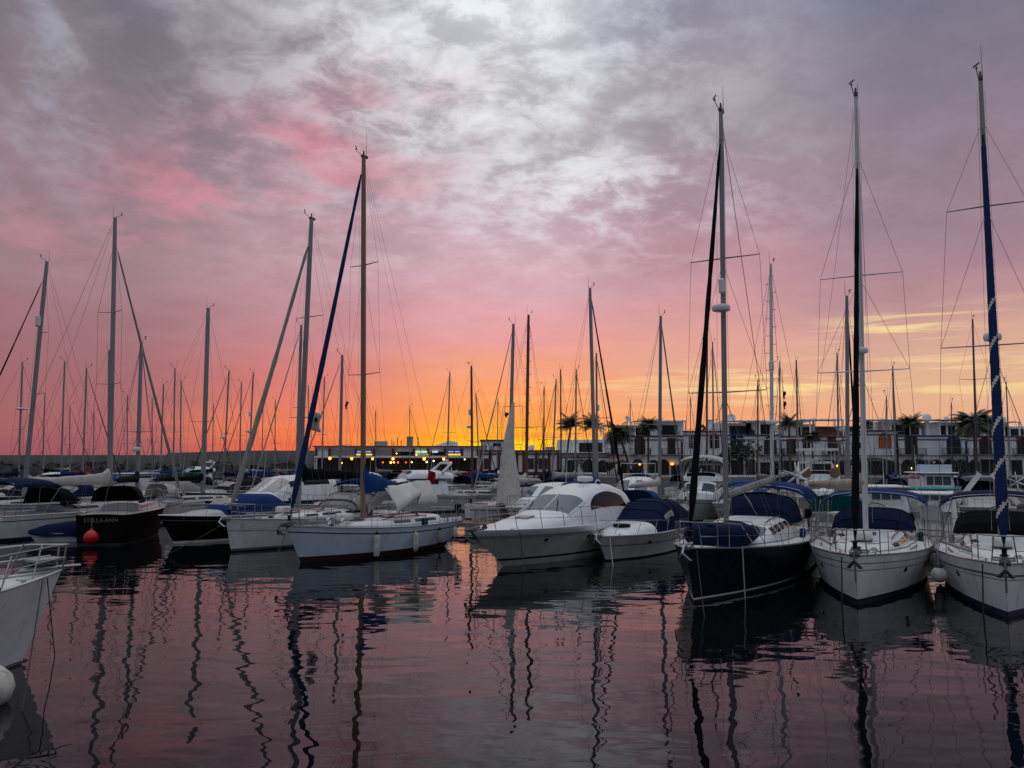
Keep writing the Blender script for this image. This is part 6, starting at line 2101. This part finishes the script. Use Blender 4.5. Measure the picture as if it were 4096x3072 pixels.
# ---- palms and trees
def palm(px, py, Y, r, label, fronds=26, lean=0.0, wind=0.0, droop=1.0, seed=0, thick=0.2, group='palms along the quay', base_px=None):
    x, z = pz(px, py - 2.5, Y)
    xb = x - lean
    t = thing('palm_tree', label, 'palm', (xb, Y, QZ), 0, group)
    rng = random.Random(seed + int(px))
    H = z - QZ
    b = MB()
    pts = [(lean * (k / 8) ** 1.6, 0, H * k / 8) for k in range(9)]
    b.tube(pts, [thick * (1.35 if k == 0 else 1.0 - 0.25 * k / 8) for k in range(9)], 9)
    b.build('trunk', TRUNK, t)
    b = MB()
    fronds = int(fronds * 1.7)
    r = r * 1.12
    for i in range(fronds):
        a = 2 * math.pi * (i * 0.618)
        up = rng.uniform(-0.15, 1.4)
        d = Vector((math.cos(a) + wind, math.sin(a), 0)).normalized()
        ln = r * rng.uniform(0.6, 1.2)
        p = Vector((lean, 0, H))
        prev = None
        n = 9
        ang = up
        for k in range(n + 1):
            s = k / n
            v = d * math.cos(ang) + Vector((0, 0, 1)) * math.sin(ang) + Vector((wind * 0.4 * s, 0, 0))
            v.normalize()
            side = v.cross(Vector((0, 0, 1)))
            side = side.normalized() if side.length > 1e-3 else Vector((1, 0, 0))
            wd = r * 0.28 * math.sin(math.pi * min(0.12 + s * 0.88, 1)) ** 0.7
            if k > 0:
                q0, s0, w0 = prev
                for sg in (-1, 1):
                    for m in range(3):
                        c = q0.lerp(p, m / 3)
                        tip = c + side * sg * wd * rng.uniform(0.75, 1.1) + v * wd * 0.55 - Vector((0, 0, wd * 0.45))
                        e = v * (ln / n * 0.16)
                        b.poly([c - e, c + e, tip])
                sp = side * 0.025
                b.poly([q0 - sp, q0 + sp, p + sp, p - sp])
            prev = (p.copy(), side, wd)
            p = p + v * (ln / n)
            ang -= (1.35 * droop / n) * (0.5 + s)
    b.build('crown', LEAF, t, angle=0)
    return t


palm(571, 429, 124, 2.6, 'windswept palm leaning left before the orange sky', 24, lean=0.9, wind=-0.5, seed=1)
palm(593, 429, 126, 2.6, 'second windswept palm between close masts', 24, wind=-0.35, seed=2)
palm(619, 438, 122, 2.9, 'big drooping dark palm with leaning trunk before the maroon house', 40, lean=-1.6, droop=1.5, seed=3, thick=0.22)
palm(648, 430, 126, 2.2, 'palm with upright fan of fronds at the maroon trimmed house', 32, wind=0.1, seed=4)
palm(789, 426, 128, 2.3, 'tall palm rising behind the grey mast with the reflector', 30, seed=5)
palm(812, 440, 126, 1.9, 'palm with slim trunk in front of the red banded house', 36, droop=1.2, seed=6, thick=0.16)
palm(911, 426, 128, 2.2, 'palm with full crown at the corner of the second blue banded house', 38, seed=7)
palm(974, 428, 127, 3.6, 'broad bushy palm at right behind the dark mast', 80, droop=1.3, seed=8, thick=0.28)


def bush(px, py, Y, r, rz, label, n=420, leaf=0.22, seed=0, trunk=True, kind='tree'):
    x, z = pz(px, py, Y)
    t = thing('tree' if kind == 'tree' else 'shrub', label, kind, (x, Y, QZ), 0)
    b = MB()
    rng = random.Random(seed)
    H = z - QZ
    for k in range(7):
        o = Vector((rng.uniform(-0.6, 0.6) * r, rng.uniform(-0.5, 0.5) * r, rng.uniform(-0.5, 0.5) * rz))
        foliage(b, (o.x, o.y, H + o.z), r * 0.55, rz * 0.55, n // 7, leaf, seed * 10 + k)
    b.build('crown' if kind == 'tree' else 'foliage', LEAFD, t, angle=0)
    b = MB()
    b.tube([(0, 0, 0), (0.05, 0, H * 0.6), (0.1, 0.1, H)], [0.16, 0.12, 0.06], 7)
    for a in (0.3, 2.2, 4.4):
        b.tube([(0.05, 0, H * 0.55), (math.cos(a) * r * 0.5, math.sin(a) * r * 0.5, H + rz * 0.3)], [0.08, 0.03], 5)
    b.build('trunk' if kind == 'tree' else 'stem', TRUNK, t)


bush(746, 451, 126, 2.7, 2.6, 'dark round tree in front of the blue trimmed house', 900, 0.26, 3)
bush(728, 455, 128, 1.8, 2.4, 'dark tree left of the round one, behind the grey mast of the navy yacht', 500, 0.24, 4)
bush(585, 465, 128, 2.0, 1.5, 'dark clipped shrub left of the first lit lamp', 500, 0.2, 5, kind='shrub')
bush(606, 467, 127, 1.6, 1.2, 'low dark shrub under the drooping palm', 400, 0.2, 6, kind='shrub')
bush(656, 467, 129, 1.4, 1.0, 'low dark shrub right of the middle lit lamp', 340, 0.2, 7, kind='shrub')
bush(772, 467, 127, 1.6, 1.1, 'low dark shrub under the arched balcony door', 340, 0.2, 8, kind='shrub')
bush(822, 465, 128, 1.5, 1.3, 'low dark shrub beside the slim trunked palm', 340, 0.2, 9, kind='shrub')
bush(920, 466, 127, 1.8, 1.3, 'dark shrub right of the white lamp', 400, 0.2, 10, kind='shrub')
bush(966, 467, 128, 1.6, 1.2, 'dark shrub under the broad bushy palm', 340, 0.2, 11, kind='shrub')


# ---- the restaurant row and the red trimmed building
RY = 132.0
RK = RY / 800.0


def restaurant():
    x0, x1 = (315 - 512) * RK, (480 - 512) * RK
    xc, w = (x0 + x1) / 2, (480 - 315) * RK
    zt = 6.15
    t = thing('restaurant_building', 'long low restaurant building with lit signs and a row of orange lamps', 'building', (xc, 0, 0))
    def X(px):
        return (px - 512) * RK - xc
    def Z(py):
        return 4 + (460 - py) * RK
    part('wall', WALLW, t, lambda q: q.box(0, RY + 5.2, (QZ + zt) / 2, w, 10, zt - QZ), angle=0)
    part('roof_edge', TRIM['maroon'], t, lambda q: q.box(0, RY + 0.1, zt + 0.06, w + 0.5, 0.7, 0.2), angle=0)
    part('gutter', AWN, t, lambda q: q.box(0, RY - 0.12, zt - 0.2, w + 0.4, 0.12, 0.1), angle=0)
    part('shopfront', DARKIN, t, lambda q: q.box(0, RY + 0.18, (QZ + Z(457.4)) / 2, w - 1.0, 0.06, Z(457.4) - QZ), angle=0)
    part('awning', AWN, t, lambda q: q.box(0, RY - 0.75, Z(457.0), w - 0.6, 1.7, 0.14, rx=0.12), angle=0)
    for px in (317, 330, 356.5, 375, 393.5, 414, 428, 445, 462, 478):
        part('pilaster', TRIM['maroon'], t, lambda q: q.box(X(px), RY + 0.12, (Z(456.5) + zt) / 2 - 0.1, 0.4, 0.3, zt - Z(456.5) - 0.3), angle=0)
    for px0, px1 in ((341, 354.5), (376, 393), (330, 340)):
        part('panel', GREYC, t, lambda q: q.box(X((px0 + px1) / 2), RY + 0.1, Z(452.6), (px1 - px0) * RK, 0.1, 0.75), angle=0)
    for px0, px1 in ((395, 413), (430, 444)):
        part('window', GLASS, t, lambda q: q.box(X((px0 + px1) / 2), RY + 0.12, Z(453.6), (px1 - px0) * RK, 0.1, 0.6), angle=0)
    for px0, px1 in ((357, 373), (447, 461)):
        o = part('lit_sign', SIGNB, t, lambda q: q.box(X((px0 + px1) / 2), RY - 0.1, Z(452.8), (px1 - px0) * RK, 0.2, 0.9), angle=0)
        part('sign_stripe', SIGNY, o, lambda q: q.box(X((px0 + px1) / 2), RY - 0.215, Z(454.6), (px1 - px0) * RK * 0.98, 0.03, 0.26), angle=0)
        part('sign_lettering', SIGNW, o, lambda q: [q.box(X(lerp(px0, px1, a)), RY - 0.215, Z(451.7), (px1 - px0) * RK * ww, 0.03, 0.13) for a, ww in ((0.12, 0.1), (0.26, 0.12), (0.42, 0.13), (0.66, 0.1), (0.82, 0.18))], angle=0)
    for px0, px1 in ((416, 427.5), (432.5, 438)):
        part('lit_sign', SIGNG if px0 < 430 else SIGNW, t, lambda q: q.box(X((px0 + px1) / 2), RY - 0.02, Z(451.9), (px1 - px0) * RK, 0.16, 0.28), angle=0)
    for px, py, m, r in ((333, 466, LAMP, 0.26), (354.5, 466.4, LAMP, 0.24), (375, 466.5, LAMP, 0.2), (395, 466.5, LAMP, 0.26), (425.7, 466.6, LAMP, 0.28), (444.8, 466.8, LAMP, 0.26), (385, 470, LAMPR, 0.18), (393, 470, LAMP, 0.24), (396, 470, LAMPW, 0.15),
                         (400, 470, LAMPR, 0.2), (407.8, 470, LAMPR, 0.16), (413.5, 469.7, LAMP, 0.16), (418, 462.3, LAMP, 0.16), (429, 462.3, LAMPR, 0.16), (428.2, 469.5, LAMPW, 0.18), (435, 468.5, LAMPW, 0.16), (452, 470, LAMPR, 0.2), (465.5, 467, LAMPW, 0.14), (398.5, 461.2, LAMP, 0.13), (365, 470.5, LAMPR, 0.13), (345, 470.5, LAMP, 0.12)):
        py, r = py - 7.6, r * 0.8
        o = part('lantern_hook', IRON, t, lambda q: q.tube([(X(px), RY - 1.7, Z(py) + r), (X(px), RY - 1.7, Z(457.0) if py > 457 else Z(py) + r + 0.2)], 0.02, 4))
        b = MB()
        b.ball((X(px), RY - 1.7, Z(py)), r, 10)
        b.build('lantern', m, o)
    for k in range(9):
        xx = lerp(-w / 2 + 0.6, w / 2 - 0.6, k / 8)
        part('awning_post', IRON, t, lambda q: q.tube([(xx, RY - 1.5, QZ), (xx, RY - 1.5, Z(457.2))], 0.05, 6))
    # plant on the roof
    part('chimney', CONC, t, lambda q: (q.box(X(407), RY + 4, (zt + Z(436.5)) / 2, 0.95, 0.95, Z(436.5) - zt), q.box(X(407), RY + 4, Z(436.5) + 0.04, 1.05, 1.05, 0.08)), angle=0)
    part('air_unit', GREYH, t, lambda q: q.box(X(378.5), RY + 3, zt + 0.55, 2.1, 1.4, 0.9), bevel=0.05)
    for px, top in ((389.5, 439), (391.5, 442), (395, 437), (399, 440), (416, 437), (384, 443)):
        part('vent_pipe', ALUD, t, lambda q: q.tube([(X(px), RY + 3, zt), (X(px), RY + 3, Z(top))], 0.07, 6))
    part('roof_gable', TRIM['maroon'], t, lambda q: q.prism([(X(431), RY + 2), (X(455), RY + 2), (X(455), RY + 8), (X(431), RY + 8)], zt, zt + 0.14))
    part('roof_slope', WALLW, t, lambda q: (q.poly([(X(432), RY + 2, zt + 0.16), (X(455), RY + 2, zt + 0.16), (X(455), RY + 2, Z(441.5)), (X(448), RY + 2, Z(440.8))]), q.poly([(X(432), RY + 2, zt + 0.16), (X(448), RY + 2, Z(440.8)), (X(448), RY + 8, Z(440.8)), (X(432), RY + 8, zt + 0.16)]),
                                                     q.poly([(X(448), RY + 2, Z(440.8)), (X(455), RY + 2, Z(441.5)), (X(455), RY + 8, Z(441.5)), (X(448), RY + 8, Z(440.8))]), q.poly([(X(455), RY + 2, zt + 0.16), (X(455), RY + 8, zt + 0.16), (X(455), RY + 8, Z(441.5)), (X(455), RY + 2, Z(441.5))])), angle=0)


def red_building():
    x0, x1 = (480 - 512) * RK, (560 - 512) * RK
    xc, w = (x0 + x1) / 2, (560 - 480) * RK - 0.1
    zt = 5.45
    t = thing('harbour_building', 'low white building with red pilasters and a square roof room before the sunset', 'building', (xc, 0, 0))
    def X(px):
        return (px - 512) * RK - xc
    def Z(py):
        return 4 + (460 - py) * RK
    part('wall', WALLW, t, lambda q: q.box(0, RY + 5.2, (QZ + zt) / 2, w, 10, zt - QZ), angle=0)
    part('roof_edge', TRIM['maroon'], t, lambda q: (q.box(0, RY + 0.1, zt + 0.06, w + 0.2, 0.5, 0.22), q.box(0, RY + 0.14, zt - 0.5, w, 0.14, 0.2)), angle=0)
    for px in (481.5, 490, 499, 517, 523.5, 536, 549, 558):
        part('pilaster', TRIM['maroon'], t, lambda q: q.box(X(px), RY + 0.12, (QZ + zt) / 2, 0.42, 0.3, zt - QZ - 0.4), angle=0)
    for px, ww in ((507.5, 2.0), (487, 0.9), (529.5, 1.3), (543, 1.4)):
        opening(t, X(px), QZ + 1.0, ww, 1.7, RY + 0.2, False, CONC, 'window', GLASSB)
    part('plinth', TRIM['maroon'], t, lambda q: q.box(0, RY + 0.15, QZ + 0.3, w, 0.16, 0.5), angle=0)
    xa, xb = X(480.5), X(508)
    o = part('roof_room', WALLW, t, lambda q: q.box((xa + xb) / 2, RY + 4.5, (zt + Z(441)) / 2, xb - xa, 4, Z(441) - zt), angle=0)
    part('room_roof', TRIM['maroon'], o, lambda q: q.prism([(xa - 0.2, RY + 2.2), (xb + 0.2, RY + 2.2), (xb + 0.2, RY + 6.8), (xa - 0.2, RY + 6.8)], Z(441), Z(439.4)))
    part('room_window', GLASS, o, lambda q: q.box((xa + xb) / 2 + 0.4, RY + 2.47, (zt + Z(441)) / 2 + 0.25, 1.3, 0.06, 0.5), angle=0)
    part('room_panel', GREYC, o, lambda q: [q.box(lerp(xa, xb, a), RY + 2.47, zt + 0.55, 0.7, 0.05, 0.9) for a in (0.14, 0.42, 0.72, 0.9)], angle=0)
    part('corner_post', TRIM['maroon'], o, lambda q: [q.box(x, RY + 2.46, (zt + Z(441)) / 2, 0.22, 0.1, Z(441) - zt) for x in (xa + 0.1, xb - 0.1)], angle=0)
    part('white_dome', PLASTIC, t, lambda q: (q.ball((X(532), RY + 4, Z(447.6)), 0.55, 14), q.tube([(X(532), RY + 4, zt), (X(532), RY + 4, Z(449))], 0.3, 10)))
    part('air_unit', GREYH, t, lambda q: q.box(X(551), RY + 3, zt + 0.4, 1.6, 1.0, 0.7), bevel=0.04)


restaurant()
red_building()


# ---- breakwater on the left
def breakwater():
    Y = 142.0
    t = thing('breakwater', 'long grey breakwater wall with dark rubble, stepping up to the right', 'breakwater', (0, Y, 0))
    k = Y / 800.0
    xa, xm, xb = (-90 - 512) * k, (158 - 512) * k, (318 - 512) * k
    z1, z2 = 4 + 5.2 * k, 4 + 9.6 * k
    part('parapet_wall', CONC, t, lambda q: (q.box((xa + xm) / 2, 6, z1 / 2, xm - xa, 3, z1), ), bevel=0.05)
    def up(q):
        pts = [(xm, z1 - 0.3)]
        for i in range(9):
            x = lerp(xm, xb, i / 8)
            pts.append((x, lerp(z1 + 0.35, z2, min(i / 4, 1))))
        fr = [(x, 4.2, z) for x, z in pts] + [(xb, 4.2, -1), (xm, 4.2, -1)]
        bk = [(x, 8.0, z) for x, _, z in fr]
        n = len(fr)
        q.poly(fr[::-1])
        q.poly(bk)
        for i in range(n):
            j = (i + 1) % n
            q.poly([fr[i], fr[j], bk[j], bk[i]])
    part('raised_wall', CONC, t, up, angle=0)
    rng = random.Random(5)
    b = MB()
    for i in range(420):
        x = rng.uniform(xa, xb + 6)
        s = rng.uniform(0.8, 1.8)
        f = rng.random()
        b.box(x, lerp(-3.5, 3.6, f), lerp(0.0, 3.4, f) * (0.95), s, s * rng.uniform(0.7, 1.1), s * rng.uniform(0.5, 0.9), rz=rng.uniform(0, 3), rx=rng.uniform(-0.6, 0.6), ry=rng.uniform(-0.6, 0.6))
    b.build('rubble', ROCK, t, angle=0)


breakwater()
